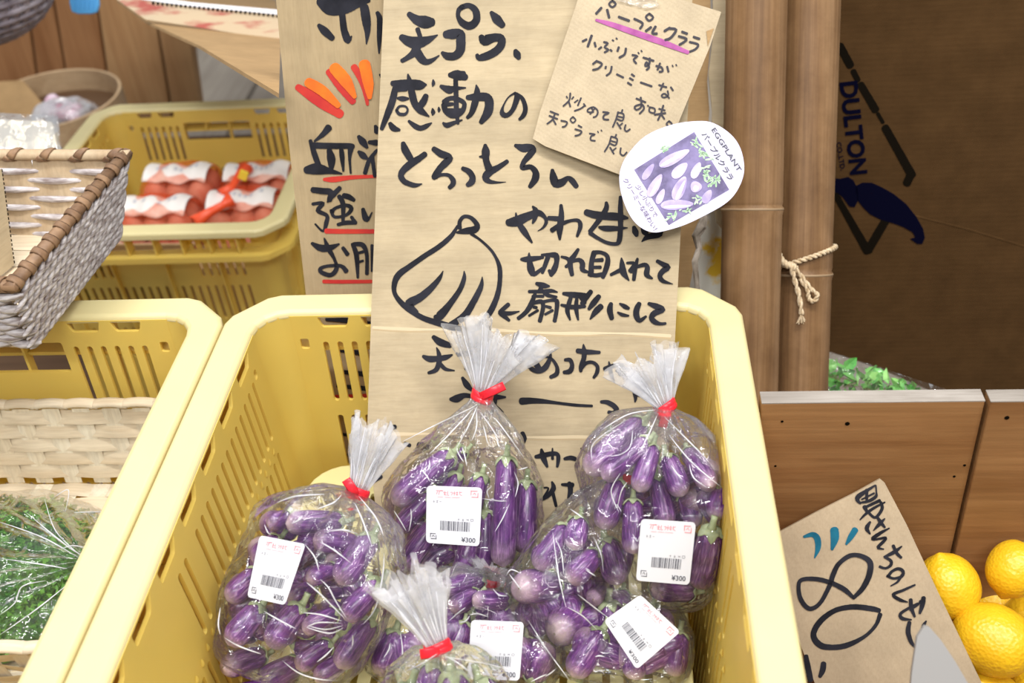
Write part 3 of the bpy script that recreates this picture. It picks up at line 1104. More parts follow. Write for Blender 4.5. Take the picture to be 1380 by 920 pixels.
strokes(g, F6, 670, 265, 5.75, PS)
strokes(g, G7, 690, 325, 6.0, PS)
strokes(g, H8, 665, 370, 5.52, PS)
strokes(g, I9, 550, 440, 6.9, PS)
strokes(g, J10, 700, 450, 6.9, PS)
strokes(g, K11, 640, 570, 7.078, PS)
strokes(g, "120,595,25;10,870,30 50,850,25;250,690,40 295,700,25;175,680,20 200,690,20", 500, 420, 3.834, PS)
g.mk('brush_writing', M['ink'], sg)

# ---------------------------------------------------------------- sign behind, left
th2 = math.radians(22)
P2 = Plane((0, 0.048, 0), (0, -math.cos(th2), math.sin(th2)))
s2 = board('cardboard_sign', 'narrower cardboard sign with orange dashes and red underlines, behind the big eggplant sign',
           [(371, -60), (560, -60), (553, 300), (546, 560), (545, 640), (446, 640), (412, 395), (390, 200), (372, 0)], P2, 0.004, M['kraft_v'])
g = G()
strokes(g, """400,10,110 480,50,190 560,60,200 640,50,190 740,20,160 900,5,40;620,120,65 640,300,70 672,400,80 685,430,50;700,410,40 720,372,12;850,70,90 870,200,95 882,330,60 872,455,12;985,130,40 1010,200,60 1005,400,50 1003,550,15;380,260,40 440,320,85 520,395,60;1010,770,20 1040,800,50""", 380, 0, 7.667, P2)
strokes(g, """375,225,70 320,290,50 240,355,20;200,350,35 240,480,55 285,600,50;220,395,60 400,400,60 560,400,55 600,410,60;380,440,50 400,530,80 400,630,35;490,390,20 500,480,50 515,640,20;585,420,60 575,520,30 585,660,20;160,630,70 260,620,110 380,640,60 500,665,15;
660,310,35 700,360,70 740,415,30;660,455,30 700,490,65 740,520,30;820,210,30 840,260,70;760,365,35 830,370,60;835,440,30 760,540,40 720,660,40;790,510,40 815,690,35""", 390, 140, 7.079, P2)
strokes(g, """180,90,45 260,100,50 320,110,50 310,170,40;390,75,35 340,130,40 295,185,15;180,200,25 260,195,30 220,250,35 290,290,30 285,350,35 260,410,20 200,355,15;420,135,40 460,145,45 500,170,30;385,140,35 415,200,40 415,340,25;
330,260,35 360,230,25 440,210,30 480,235,35 440,285,25 350,300,25 325,250,30;375,360,25 440,345,35 515,345,30;480,300,25 510,345,35;570,240,30 590,310,50 610,320,25 640,265,10;
175,505,25 240,540,55 310,540,50 385,510,15;270,465,12 300,540,40 350,630,25 365,700,35 320,750,35 250,730,35 240,700,30 300,680,25 400,680,30 440,720,40;415,540,30 450,590,35;
490,510,30 520,600,40 530,770,20;500,510,30 570,520,40 600,600,30 600,740,30;530,580,20 570,570,25;535,650,20 570,640,20;640,520,25 640,720,20""", 390, 240, 5.75, P2)
# lines of writing further down, seen through the crate slots
strokes(g, "440,430,5 462,431,7 500,436,6;447,470,4 490,476,7;470,462,6 474,500,7 481,540,5;452,500,5 500,505,8;455,520,5 500,524,7;460,585,4 500,590,6;456,612,4 500,616,4;470,560,6 480,640,6", 0, 0, 1.0, P2)
g.mk('brush_writing', M['ink'], s2)
g = G()
strokes(g, "330,720,30 420,720,55 600,700,40 830,690,30", 390, 140, 7.079, P2)
strokes(g, "285,410,40 400,412,38 650,412,35;265,800,30 400,802,30 635,800,28", 390, 240, 5.75, P2)
strokes(g, "450,535,6 500,533,6", 0, 0, 1, P2)
g.mk('red_underline', M['red_ink'], s2)
g = G()
strokes(g, "120,450,35 230,520,60 340,590,45;280,370,35 350,450,55 405,525,35;410,345,35 460,430,40 480,540,15", 370, 0, 3.834, P2)
g.mk('red_dash', M['red_ink'], s2)
g = G()
strokes(g, "175,425,50 250,470,55 330,545,30;310,350,60 370,420,62 415,500,22;465,330,60 485,430,55 492,505,22", 370, 0, 3.834, P2)
for v_ in g.v:
    v_ += P2.n * 0.0005
g.mk('orange_dash', M['orange_ink'], s2)

# ---------------------------------------------------------------- small card taped on
PC = Plane(PS.at(840, 110) + NS * 0.010, NS + Vector((-0.04, 0, 0.0)))
cd = board('cardboard_card', 'small tilted cardboard card with marker writing and a magenta line, taped to the big sign',
           [(790, -40), (972, 16), (957, 62), (900, 200), (862, 262), (848, 240), (735, 197), (718, 187), (728, 150), (776, 8)], PC, 0.003, M['kraft_card'])
g = G()
strokes(g, """520,60,22 480,105;565,75,22 580,135;605,5,18 580,30 605,55 632,30 605,5;655,130,22 735,160;775,145,20 840,180 820,220;892,105,18 865,130 890,160 922,135 892,105;905,210,22 865,240;940,205,22 915,255 950,260;
1050,215,22 1010,240;1055,220,22 1100,230 1060,290 1015,310;1145,245,20 1185,260;1120,280,20 1180,300 1160,325 1125,345;1235,285,20 1280,300;1205,325,20 1270,345 1250,380 1205,400;
445,275,22 415,360;405,305,20 375,320;468,330,20 475,360;540,325,18 570,335 545,365 575,385 545,405;520,365,18 500,380;590,385,18 600,395;605,310,14 615,315;635,295,14 642,302;
655,365,20 645,395;710,375,20 700,420 660,445;760,425,18 800,435 770,460 790,490;805,405,12 812,415;828,390,12 835,400;845,445,18 925,470;895,450,18 890,500 860,510 870,480 890,520 870,540;
945,510,18 985,520 995,550 970,555;975,490,18 955,540;1030,515,18 1040,555;1070,505,12 1075,515;1098,500,12 1104,508;485,470,18 455,495;490,475,18 525,495 495,530 455,540;555,515,18 552,530;600,515,18 590,560 560,585;
640,575,18 690,600;755,575,18 775,590;740,605,18 765,620;725,640,18 752,658;825,638,18 910,668""", 720, 0, 5.75, PC, 0.9)
strokes(g, """1160,100,18 1230,120;1200,85,18 1175,145;1270,120,18 1290,150;1240,155,16 1245,200 1200,215 1185,195 1215,180 1255,222;950,225,18 1035,260;990,215,18 995,300 950,330 935,300 1000,280 1020,320 980,365;1055,290,16 1062,296;
1075,305,16 1120,320 1115,360 1070,345 1075,305;1160,320,16 1215,335;1120,375,18 1220,360;1200,290,18 1180,360 1150,425;1180,370,16 1210,415;1255,435,16 1230,460 1255,487 1280,462 1255,435;
335,175,16 325,240 270,295;320,250,16 335,300;300,205,14 308,220;365,210,14 350,230;435,220,16 405,290;405,240,14 375,262;460,275,16 475,295;470,290,16 430,320 375,340;
530,310,16 550,350 500,350 500,325 550,305 590,340 580,385 550,400;560,320,14 520,370;640,350,18 695,360 650,380 645,415 690,422;820,330,16 815,350;775,355,16 830,370 820,430 770,415;780,350,16 760,420 730,490;775,390,14 820,400;770,450,16 805,505;820,455,14 790,480;
850,470,16 840,510 860,530 890,510;150,345,16 225,375;140,385,16 215,415;190,370,16 170,420 120,460;175,420,16 200,465;250,430,16 305,445 290,480 262,490;360,395,14 335,420 358,450 385,425 360,395;410,475,16 440,492;380,510,16 440,530 420,560 380,572;
515,550,16 565,560 530,575 525,610 565,618;590,530,12 596,542;622,518,12 628,528;762,560,16 755,580;715,578,16 770,600 755,660 710,645;715,580,16 695,650 655,718;712,618,14 755,630;705,680,16 740,738;760,685,14 730,710;805,685,16 800,735 830,755 860,725""", 720, 100, 6.9, PC, 1.0)
g.mk('marker_writing', M['pen'], cd)
g = G()
strokes(g, "480,155,20 600,190,40 800,260,48 1000,330,48 1190,405,30", 720, 0, 5.75, PC)
g.mk('magenta_line', M['magenta_ink'], cd)
v, f = slab([PC.at(795, -30, 0.0016), (PC.at(880, -6, 0.0016)), PC.at(890, 8, 0.0016), PC.at(872, 12, 0.0016), PC.at(800, -8, 0.0016)], NS, 0.0003)
mk('clear_tape', v, f, M['tape'], cd)
v, f = slab([PC.at(952, 42, 0.0008), PC.at(962, 38, 0.0008), PC.at(954, 62, 0.0008)], NS, 0.0004)
mk('torn_corner', v, f, M['kraft_mid'], cd)

# ---------------------------------------------------------------- white oval label
PL = Plane(PS.at(918, 238) + NS * 0.022, NS + Vector((0.06, 0, 0.03)))
oc = [(870, 183), (905, 168), (940, 163), (962, 166), (985, 181), (998, 200), (1003, 224), (1000, 243), (990, 262), (975, 276), (950, 290), (925, 302), (900, 310), (880, 313), (863, 306), (850, 292), (840, 270), (835, 248), (836, 229), (846, 208)]
lb = thing('product_label', 'rounded white label with an eggplant photo and the word EGGPLANT, on the big sign', 'label', tuple(PL.at(900, 310)))
dens = []
for i in range(len(oc)):
    p0, p1, p2, p3 = [np.array(oc[(i + k) % len(oc)], float) for k in (-1, 0, 1, 2)]
    for j in range(4):
        dens.append(tuple(cr(p0, p1, p2, p3, j / 4)))
v, f = slab([PL.at(*p) for p in dens], PL.n, 0.0008)
mk('card', v, f, M['lilac_card'], lb)
v, f = tube([PS.at(890, 250, 0.0002), PL.at(890, 250, -0.001)], 0.006, 12)
mk('foam_pad', v, f, M['white_card'], lb)


def Q(x, y):   # crop coordinates of the label picture
    return 820 + x / 5.41, 150 + y / 5.41


def flat(px, plane, off, name, mat, parent):
    v, f = slab([plane.at(*p, off) for p in px], plane.n, 0.0002)
    return mk(name, v, f, mat, parent)


flat([Q(188, 425), Q(625, 150), Q(880, 570), Q(440, 828)], PL, 0.0003, 'photo_print', M['picture'], lb)
g = G()


def blob(cx, cy, l, wd, ang, off):
    pts = []
    ca, sa = math.cos(math.radians(ang)), math.sin(math.radians(ang))
    for i in range(18):
        t = 2 * math.pi * i / 18
        a, b = l / 2 * math.cos(t), wd / 2 * math.sin(t) * (1 + 0.25 * math.cos(t))
        pts.append(PL.at(*Q(cx + a * ca - b * sa, cy + a * sa + b * ca), off))
    v, f = slab(pts, PL.n, 0.0001)
    g.add(v, f)


rnd = random.Random(4)
for x, y, a_ in ((640, 230, 0), (690, 300, 20), (720, 330, 60), (730, 470, 30), (760, 520, 0), (700, 420, 50), (420, 270, 0), (560, 720, -20), (460, 760, 10), (780, 500, 90), (650, 640, 0)):
    for k in range(7):
        blob(x + rnd.uniform(-30, 30), y + rnd.uniform(-25, 25), rnd.uniform(25, 60), rnd.uniform(8, 16), rnd.uniform(0, 180), 0.0005)
g.mk('printed_leaves', M['pic_green'], lb)
gd = G()
g = G()
for d in ((480, 340, 250, 75, -28), (520, 430, 150, 75, -45), (640, 430, 130, 60, -65), (340, 540, 190, 70, -60), (520, 560, 190, 85, -65), (500, 680, 240, 75, -3), (640, 550, 85, 80, 0), (290, 440, 140, 50, -55), (720, 620, 110, 60, -60), (380, 620, 120, 50, -65)):
    blob(*[d[0], d[1], d[2], d[3], d[4] + 180], 0.0007)
g.mk('printed_eggplants', M['pic_aub'], lb)
g = G()
for d in ((470, 350, 215, 26, -28), (520, 442, 120, 24, -45), (640, 440, 110, 20, -65), (345, 550, 160, 22, -60), (525, 575, 160, 26, -65), (500, 693, 200, 22, -3), (640, 560, 40, 40, 0)):
    blob(d[0], d[1], d[2], d[3], d[4] + 180, 0.0008)
g.mk('printed_shine', M['pic_light'], lb)
text('EGGPLANT', Q(748, 130), Q(945, 442), 6.4, PL, M['dark_print'], lb, off=0.0004, bold=0.01)
text('パープルクララ', Q(676, 165), Q(880, 505), 7.0, PL, M['dark_print'], lb, off=0.0004, bold=0.01)
text('少し小ぶりで', Q(196, 545), Q(335, 775), 5.6, PL, M['purple_print'], lb, off=0.0004)
text('クリーミーな味わい！', Q(103, 495), Q(330, 870), 5.8, PL, M['purple_print'], lb, off=0.0004)
# ---------------------------------------------------------------- bamboo poles and twine
th_p = math.radians(31)
DP = Vector((0, math.sin(th_p), math.cos(th_p)))
PP = Plane((0, 0.088, 0), (0, -math.cos(th_p), math.sin(th_p)))


def pole(pa, pb, rad, label, nodes, off=0.0):
    a, b = PP.at(*pa, off), PP.at(*pb, off)
    d = (b - a).normalized()
    a2 = a - d * ((a.z + 0.2905) / d.z)          # foot on the table
    b2 = b + d * 0.05
    Lh = (b2 - a2).length
    root = thing('bamboo_pole', label, 'pole', tuple(a2))
    ns = [(PP.at(*q, off) - a2).dot(d) for q in nodes]
    path, rr = [], []
    s = 0.0
    marks = sorted(set([0, Lh] + [n_ + e for n_ in ns for e in (-0.006, -0.002, 0, 0.0015, 0.0045)] + [i * 0.05 for i in range(int(Lh / 0.05) + 1)]))
    for m_ in marks:
        r = rad
        for n_ in ns:
            q = m_ - n_
            if abs(q) < 0.0021 and q <= 0.0001:
                r = rad * 1.035
            if abs(q - 0.0015) < 1e-5:
                r = rad * 0.985
            if q > 0.0044 and q < 0.006:
                r = rad * 1.012
        path.append(a2 + d * m_)
        rr.append(r)
    v, f = tube(path, rr, 32)
    rot = Matrix((frame(d)[0], frame(d)[1] * 1.0, d)).transposed()
    if rot.determinant() < 0:
        rot = Matrix((-frame(d)[0], frame(d)[1], d)).transposed()
    mk('culm', v, f, M['bamboo'], root, smooth=True, rot=rot)
    for n_ in ns:
        c = a2 + d * (n_ - 0.0012)
        v, f = tube([c - d * 0.0012, c, c + d * 0.0012], [rad * 1.03, rad * 1.05, rad * 1.03], 32)
        mk('node_ring', v, f, M['bamboo_ring'], root, smooth=True)
    return a2, d, rad


pl_l = pole((1009, 500), (1021, -60), 0.0232, 'left bamboo pole, greyer, next to the oval label', [(1014, 280), (1006, 700)])
OR = -0.034
pl_r = pole((1074, 510), (1091, -60), 0.0250, 'right bamboo pole, warmer brown, tied with twine', [(1082, 367), (1090, -20)], OR)


def twine():
    a2, d, rad = pl_r
    fx = frame(d)[0]
    fy = d.cross(fx)
    c0 = (PP.at(1084, 347, OR) - a2).dot(d)
    sgx = 1 if fx.x > 0 else -1
    root = thing('twine', 'light jute twine knotted around the right bamboo pole', 'twine', tuple(a2 + d * c0 - Vector((0, 0.03, 0.04))))

    def strand(pts, r, name, turns=26, par=root):
        # two-ply twisted strand
        P_ = [Vector(p) for p in pts]
        out = []
        n = len(P_)
        for i in range(n - 1):
            p0, p1, p2, p3 = P_[max(i - 1, 0)], P_[i], P_[i + 1], P_[min(i + 2, n - 1)]
            for j in range(6):
                out.append(cr(p0, p1, p2, p3, j / 6))
        out.append(P_[-1])
        g = G()
        for ph in (0, math.pi):
            q = []
            for i, p in enumerate(out):
                dd = (out[min(i + 1, len(out) - 1)] - out[max(i - 1, 0)])
                if dd.length < 1e-6:
                    dd = Vector((0, 0, 1))
                a, b = frame(dd, Vector((0.3, 0.8, 0.1)))
                t = i * 0.9 + ph
                q.append(p + a * math.cos(t) * r * 0.55 + b * math.sin(t) * r * 0.55)
            v, f = tube(q, r * 0.62, 6)
            g.add(v, f)
        g.mk(name, M['twine'], par, smooth=True)
    R = rad * 1.07
    loop = []
    for i in range(25):
        t = math.radians(-100 + i * 15)
        s_ = c0 + 0.009 * sgx * math.cos(t)
        loop.append(a2 + d * s_ + fx * R * math.cos(t) + fy * R * math.sin(t))
    strand(loop, 0.0021, 'loop')
    W = lambda u, v_, off=0.0: Plane(PP.p0 + PP.n * (OR + rad + 0.0045 + off), PP.n).at(u, v_)
    strand([W(1048, 340), W(1052, 349), W(1060, 357), W(1067, 358), W(1072, 362)], 0.0027, 'knot')
    strand([W(1066, 358, 0.001), W(1071, 378), W(1077, 400), W(1080, 424)], 0.0021, 'loose_end')
    strand([W(1068, 358, 0.001), W(1080, 372), W(1092, 388), (W(1102, 398)), W(1096, 406), W(1090, 402), W(1088, 390), W(1078, 376)], 0.0018, 'bow_loop')
    g = G()
    rr = random.Random(3)
    for k in range(14):
        v, f = tube([W(1080, 422), W(1080 + rr.uniform(-7, 7), 434 + rr.uniform(-3, 3), rr.uniform(-.001, .002))], 0.0004, 4)
        g.add(v, f)
    g.mk('frayed_tip', M['twine'], root)


twine()

# ---------------------------------------------------------------- things between sign and pole
PB1 = Plane((0, 0.141, 0.0), (0, -math.cos(math.radians(33)), math.sin(math.radians(33))))
PB2 = Plane((0, 0.127, 0.0), (0, -math.cos(math.radians(33)), math.sin(math.radians(33))))
prism_px([(900, -60), (958, -60), (957, 60), (953, 110), (956, 150), (948, 240), (940, 330), (925, 410), (890, 430)], PB1, 0.004, 'torn_cardboard', M['kraft_mid'],
         label='brown torn cardboard strip seen just right of the big sign', cat='cardboard')
prism_px([(961, -60), (986, -60), (982, 60), (980, 260), (983, 320), (966, 300), (957, 250), (960, 150), (955, 100), (961, 50)], PB2, 0.0035, 'torn_cardboard', M['kraft'],
         label='pale narrow cardboard strip wedged against the left bamboo pole', cat='cardboard')
PBT = Plane((0, 0.088, 0.0), (0, -math.cos(math.radians(33)), math.sin(math.radians(33))))
rr_ = random.Random(8)
pth = [PBT.at(u, w_) for u, w_ in ((951, 290), (946, 305), (938, 318), (942, 335), (936, 352), (938, 375), (940, 396), (941, 430))]
v, f = tube(pth, [0.0028, 0.0040, 0.0032, 0.0022, 0.0026, 0.0020, 0.0018, 0.0016], 9)
v = [p + Vector((rr_.uniform(-1, 1), rr_.uniform(-1, 1), 0)) * 0.0005 for p in v]
mk('dry_twig', v, f, M['bark'], label='short grey dry twig sticking up behind the crate rim', cat='twig')
# printed bag (white, yellow) behind the crate corner
PBB = Plane((0, 0.15, 0.0), (0, -math.cos(math.radians(20)), math.sin(math.radians(20))))


def pbag():
    v, f = grid(lambda s, t: PBB.at(936 + s * 60, 268 + t * 260, 0.004 * math.sin(s * 7 + t * 3) + 0.003 * math.sin(t * 11)), 16, 24)
    o = mk('produce_bag', v, f, M['lemon_print'], smooth=True, solid=0.001,
           label='white and yellow printed bag behind the crate corner and left pole', cat='bag')


pbag()

# ---------------------------------------------------------------- dark cardboard box with logo
PD = Plane((0, 0.27, 0.0), (0, -math.cos(math.radians(10)), math.sin(math.radians(10))))
db = board('cardboard_box', 'large shade-darkened brown cardboard box panel with a diamond logo behind the bamboo poles',
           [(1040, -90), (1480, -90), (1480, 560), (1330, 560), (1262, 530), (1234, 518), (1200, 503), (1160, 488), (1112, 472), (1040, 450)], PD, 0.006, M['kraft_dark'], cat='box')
sd = PD.at(1480, -90), PD.at(1480, 560)
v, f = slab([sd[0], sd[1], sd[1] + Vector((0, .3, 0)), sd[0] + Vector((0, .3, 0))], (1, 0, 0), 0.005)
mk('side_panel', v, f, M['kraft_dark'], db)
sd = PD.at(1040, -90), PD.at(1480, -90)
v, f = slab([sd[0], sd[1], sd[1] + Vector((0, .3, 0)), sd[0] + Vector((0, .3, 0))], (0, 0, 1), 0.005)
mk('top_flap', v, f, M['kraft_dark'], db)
g = G()
strokes(g, "1132,62,11 1146,88,11;1150,96,8 1156,108,8;1160,114,10 1180,148,11;1183,153,5 1190,165,5;1193,172,11 1229,236,12;1228,234,12 1222,247,11;1206,276,11 1170,337,12;1169,338,12 1117,246,8 1068,160,8;1132,62,11 1110,100,10 1068,160,9", 0, 0, 1, PD)
g.mk('diamond_print', M['black_print'], db)
flat([(1110 + x / 5.75, 200 + y / 5.75) for x, y in ((250, 290), (300, 265), (370, 265), (450, 300), (540, 350), (640, 430), (720, 530), (770, 620), (785, 690), (765, 740), (725, 740), (670, 700), (710, 690), (690, 650), (620, 610), (540, 580), (440, 550), (360, 510), (300, 450), (262, 400), (245, 340))], PD, 0.0008, 'logo_print', M['navy_print'], db)
flat([(1110 + x / 5.75, 200 + y / 5.75) for x, y in ((-60, 240), (60, 230), (130, 235), (190, 220), (230, 245), (262, 310), (268, 400), (240, 455), (200, 450), (150, 380), (110, 345), (60, 335), (-60, 330))], PD, 0.0008, 'logo_print', M['navy_print'], db)
text('DULTON', (1132, 110), (1147, 238), 23, PD, M['navy_print'], db, off=0.0009, bold=0.035, shear=0.1)
text('CO.,LTD.', (1127, 192), (1133, 230), 6.5, PD, M['navy_print'], db, off=0.0009, bold=0.02)
text('JAPAN', (1116, 180), (1120, 228), 7, PD, M['navy_print'], db, off=0.0009, bold=0.02)
for pa, pb in (((1228, 290), (1380, 332)),):
    v, f = tube([PD.at(*pa), PD.at((pa[0] + pb[0]) / 2, (pa[1] + pb[1]) / 2 - 2), PD.at(*pb)], 0.0012, 6, True, ups=PD.n, flat=0.3)
    mk('crease', v, f, M['kraft_dark'], db)

# ---------------------------------------------------------------- greens in clear bag behind the wooden box


def leafy_bag():
    root = thing('greens_bag', 'clear bag of green leaves behind the wooden box under the dark cardboard', 'bag', (0.49, 0.13, -0.14))
    rr = random.Random(11)
    g = G()
    for k in range(150):
        u, v_ = rr.uniform(1105, 1240), rr.uniform(0, 1)
        v_ = 485 + (u - 1110) * 0.30 + v_ * 60
        c = Plane((0, 0.145 + rr.uniform(0, 0.03), 0), (0, -1, 0.3)).at(u, v_)
        a = Vector((rr.uniform(-1, 1), rr.uniform(-1, 1), rr.uniform(-.3, 1))).normalized()
        b = a.cross(Vector((rr.uniform(-1, 1), rr.uniform(-1, 1), rr.uniform(-1, 1)))).normalized()
        n_ = a.cross(b)
        l, w_ = rr.uniform(.008, .018), rr.uniform(.003, .007)
        g.add([c, c + a * l * .3 + b * w_ + n_ * w_ * .5, c + a * l * .7 + b * w_ * .8 + n_ * w_ * .5, c + a * l, c + a * l * .7 - b * w_ * .8 + n_ * w_ * .5, c + a * l * .3 - b * w_ + n_ * w_ * .5], [(0, 1, 2, 3), (0, 3, 4, 5)])
    o = g.mk('leaves', M['leaf2'], root, kind='stuff')
    P3 = Plane((0, 0.128, 0), (0, -1, 0.35))
    v, f = grid(lambda s, t: P3.at(1085 + s * 190, 462 + s * 62 + t * 100, 0.006 * noise.noise((s * 7, t * 6, 1.0)) + 0.004 * noise.noise((s * 17, t * 14, 3.0))), 40, 24)
    mk('film', v, f, M['clearfilm'], root, smooth=True)


leafy_bag()

# ---------------------------------------------------------------- wooden box with lemons
YB = -0.131


def wooden_box():
    root = thing('wooden_box', 'brown plank box with grey weathered top edge holding the lemons', 'box', (0.60, -0.30, -0.303))
    W_ = M['wood_box']
    xs0, xs1 = ony(1330, 541, YB).x, ony(1283, 745, YB).x
    zb = -0.30
    k = (xs1 - xs0) / 0.14
    xl = lambda z: xs0 + (-z) * k * 1.0
    # back boards (upright joint between them), inner face at YB
    def bb(x0t, x0b, x1t, x1b, zt, yoff=0.0):
        v = [(x0t, YB + yoff, zt), (x1t, YB + yoff, zt), (x1b, YB + yoff, zb), (x0b, YB + yoff, zb)]
        v2, f = slab([Vector(p) for p in v], (0, -1, 0), 0.011)
        mk('plank', v2, f, W_, root, bevel=0.0008)
        vv, ff = slab([Vector((x0t, YB + yoff, zt + 0.0002)), Vector((x1t, YB + yoff, zt + 0.0002)), Vector((x1t, YB + yoff + 0.011, zt + 0.0002)), Vector((x0t, YB + yoff + 0.011, zt + 0.0002))], (0, 0, 1), 0.0007)
        mk('worn_edge', vv, ff, M['wood_grey'], root)
    bb(0.3735, 0.3735, xs0 - 0.001, xl(zb) - 0.0008, 0.0015)
    bb(xs0 + 0.001, xl(zb) + 0.0008, 0.86, 0.86, 0.0035, -0.003)
    # side, front, base
    for x, zt in ((0.3665, -0.050), (0.871, -0.004)):
        v, f = boxv((x, (YB - 0.62) / 2, (zt - 0.30) / 2), (0.008, 0.62 + YB - 0.001, 0.30 + zt))
        mk('plank', v, f, W_, root, bevel=0.0008)
    v, f = boxv((0.620, -0.626, -0.152), (0.51, 0.010, 0.296))
    mk('plank', v, f, W_, root, bevel=0.0008)
    for i in range(4):
        v, f = boxv((0.627, -0.19 - i * 0.12, -0.297), (0.476, 0.116, 0.010))
        mk('plank', v, f, W_, root, bevel=0.0008)
    # small dents and knots as separate pins
    for (u, v_, r) in ((1142, 571, 2.6), (1054, 568, 1.6), (1286, 642, 1.6), (1300, 627, 1.6), (1045, 628, 1.4), (1357, 563, 2.6)):
        c = ony(u, v_, YB - (0.003 if u > 1340 else 0) - 0.0002)
        v, f = tube([c + Vector((0, 0.002, 0)), c], r * 0.0006, 8)
        mk('nail', v, f, M['black_print'], root)


wooden_box()


def lemon(u, v_, rp, z, label, axis, L=1.16):
    """u,v centre pixel, rp radius px"""
    if z is None:
        return
    c = onz(u, v_, z)
    r = rp / FPX * depth(c)
    ax = Vector(axis).normalized()
    a, b = frame(ax)
    root = thing('lemon', label, 'lemon', (c.x, c.y, c.z - r), group='lemons in the wooden box')
    rings = 22
    ns = 28
    v, f = [], []
    prof = []
    for i in range(rings + 1):
        t = math.pi * i / rings
        x = -math.cos(t) * r * L
        rr = r * math.sin(t) ** 0.92
        if t > math.pi * 0.86:      # nipple at the blossom end
            q = (t - math.pi * 0.86) / (math.pi * 0.14)
            x += r * 0.16 * q
            rr = rr * (1 - 0.25 * math.sin(q * math.pi)) + r * 0.02 * q * (1 - q)
        if t < math.pi * 0.08:
            x += r * 0.03
        prof.append((x, rr))
    rot = Matrix((a, b, ax)).transposed()
    if rot.determinant() < 0:
        rot = Matrix((a, -b, ax)).transposed()
    for x, rr in prof:
        for k in range(ns):
            t = 2 * math.pi * k / ns
            p = c + ax * x + a * rr * math.cos(t) + b * rr * math.sin(t)
            nz = noise.noise(p * 45.0) * 0.035 * rr
            v.append(p + (a * math.cos(t) + b * math.sin(t)) * nz)
    for i in range(rings):
        for k in range(ns):
            k2 = (k + 1) % ns
            f.append((i * ns + k, i * ns + k2, (i + 1) * ns + k2, (i + 1) * ns + k))
    mk('peel', v, f, M['lemon'], root, smooth=True, rot=rot)
    s0 = c - ax * (r * L - 0.0008)
    v, f = tube([s0 + ax * 0.001, s0 - ax * 0.0006], [r * 0.10, r * 0.075], 8)
    mk('stem_scar', v, f, M['lemon_tip'], root)


lemon(1366, 766, 35, -0.124, 'upper right lemon resting highest against the plank wall', (-0.4, -0.6, -0.8), 1.12)
lemon(1278, 790, 41, -0.136, 'plump lemon at the top left of the pile, its stem end low', (-0.3, 0.4, 0.9), 1.10)
lemon(1338, 862, 49, -0.150, 'largest lemon in front of the pile', (0.8, -0.5, 0.1), 1.10)
lemon(1249, 800, 30, -0.186, 'lemon half hidden behind the right edge of the lemon price card', (0.4, -0.8, 0.3), 1.2)
lemon(1240, 770, 24, -0.196, 'small bit of lemon at the far left between card and plank wall', (0.6, 0.2, 0.8), 1.2)
lemon(1337, 812, 30, -0.195, 'lemon in the shaded gap between the three big ones', (0.9, 0.1, 0.3), 1.15)
lemon(1383, 838, 32, -0.185, 'lemon cut by the right frame edge behind the largest one', (0.2, 0.5, 0.7), 1.15)
lemon(1281, 876, 24, -0.190, 'lemon below the top left one, beside the card edge', (0.2, -0.5, 0.9), 1.2)
lemon(1322, 938, 40, -0.185, 'lemon at the bottom of the frame under the largest one', (0.9, 0.3, 0.2), 1.1)
lemon(1400, 930, 38, -0.2, 'lemon at the bottom right corner, mostly outside the frame', (0.5, 0.6, 0.2), 1.1)

# lemon price card
PK = Plane(onz(1180, 790, -0.115), (-0.10, -0.80, 0.60))
lc = board('price_card', 'tilted cardboard price card with a large black 80, standing beside the lemons', [(1186, 645), (1192, 650), (1222, 707), (1262, 793), (1300, 872), (1342, 960), (1116, 960), (1098, 920), (1072, 850), (1050, 760), (1040, 722), (1100, 690), (1150, 665)], PK, 0.003, M['kraft_lemon'])
g = G()
strokes(g, """265,90,15 270,150,15 265,190,30 200,230,28 120,245,15;260,90,15 190,135,30 110,190,45 105,225,35 130,250,20;140,215,15 250,160,18;185,130,30 185,215,25;165,280,40 190,330,25;170,285,25 300,225,30;190,330,25 210,340,20;
310,240,25 320,300,30 260,375,25 200,330,25;345,240,15 250,290,25 180,340,25 125,395,12;345,385,12 300,430,35 245,490,10;280,375,25 310,420,35 345,462,20;215,415,20 185,470,40 215,520,15;
385,470,12 310,510,30 240,560,35 260,570,20 345,555,25 350,570,25 300,620,30 285,645,25 335,655,12;495,630,12 430,680,35 340,725,20;420,625,30 450,690,30 490,730,25;345,725,25 400,760,28 395,800,28 350,825,22 300,810,25""", 1140, 640, 6.575, PK)
strokes(g, """270,210,25 300,170,22 350,150,25 385,170,28 375,210,25 310,225,20 265,205,25;375,200,20 345,250,18 290,283,10;478,275,15 390,315,22 310,350,25 360,390,28 420,408,10;445,390,30 450,450,32 475,520,20;500,420,20 430,455,22 365,500,25 380,535,30 450,545,12;
545,375,35 535,430,38 515,495,20;440,470,15 500,430,15 520,400,20;435,565,30 425,640,38 450,720,30 485,762,12;565,555,12 545,590,30 538,630,15""", 1150, 740, 5.75, PK)
strokes(g, """400,462,20 450,410,28 485,340,32 490,270,32 440,235,25 380,235,25 320,280,25 290,340,28 270,400,25 220,490,22 165,520,25 120,475,25 105,410,22 120,365,22 200,360,25 280,380,25 350,415,28 395,455,20;
540,530,25 500,520,30 400,510,30 300,530,28 220,590,32 185,660,32 220,715,35 290,728,30 370,715,30 460,670,20 520,610,20 545,550,25;145,775,25 155,840,35 170,905,30;240,815,30 235,850,32 220,885,20""", 1050, 690, 4.0, PK)
g.mk('brush_writing', M['ink'], lc)
g = G()
strokes(g, "135,132,15 180,120,28 205,140,35 210,190,30 192,245,8;298,95,45 300,140,45 285,200,15;410,95,35 385,135,30 362,172,12", 1050, 690, 4.0, PK)
g.mk('teal_dash', M['teal_ink'], lc)

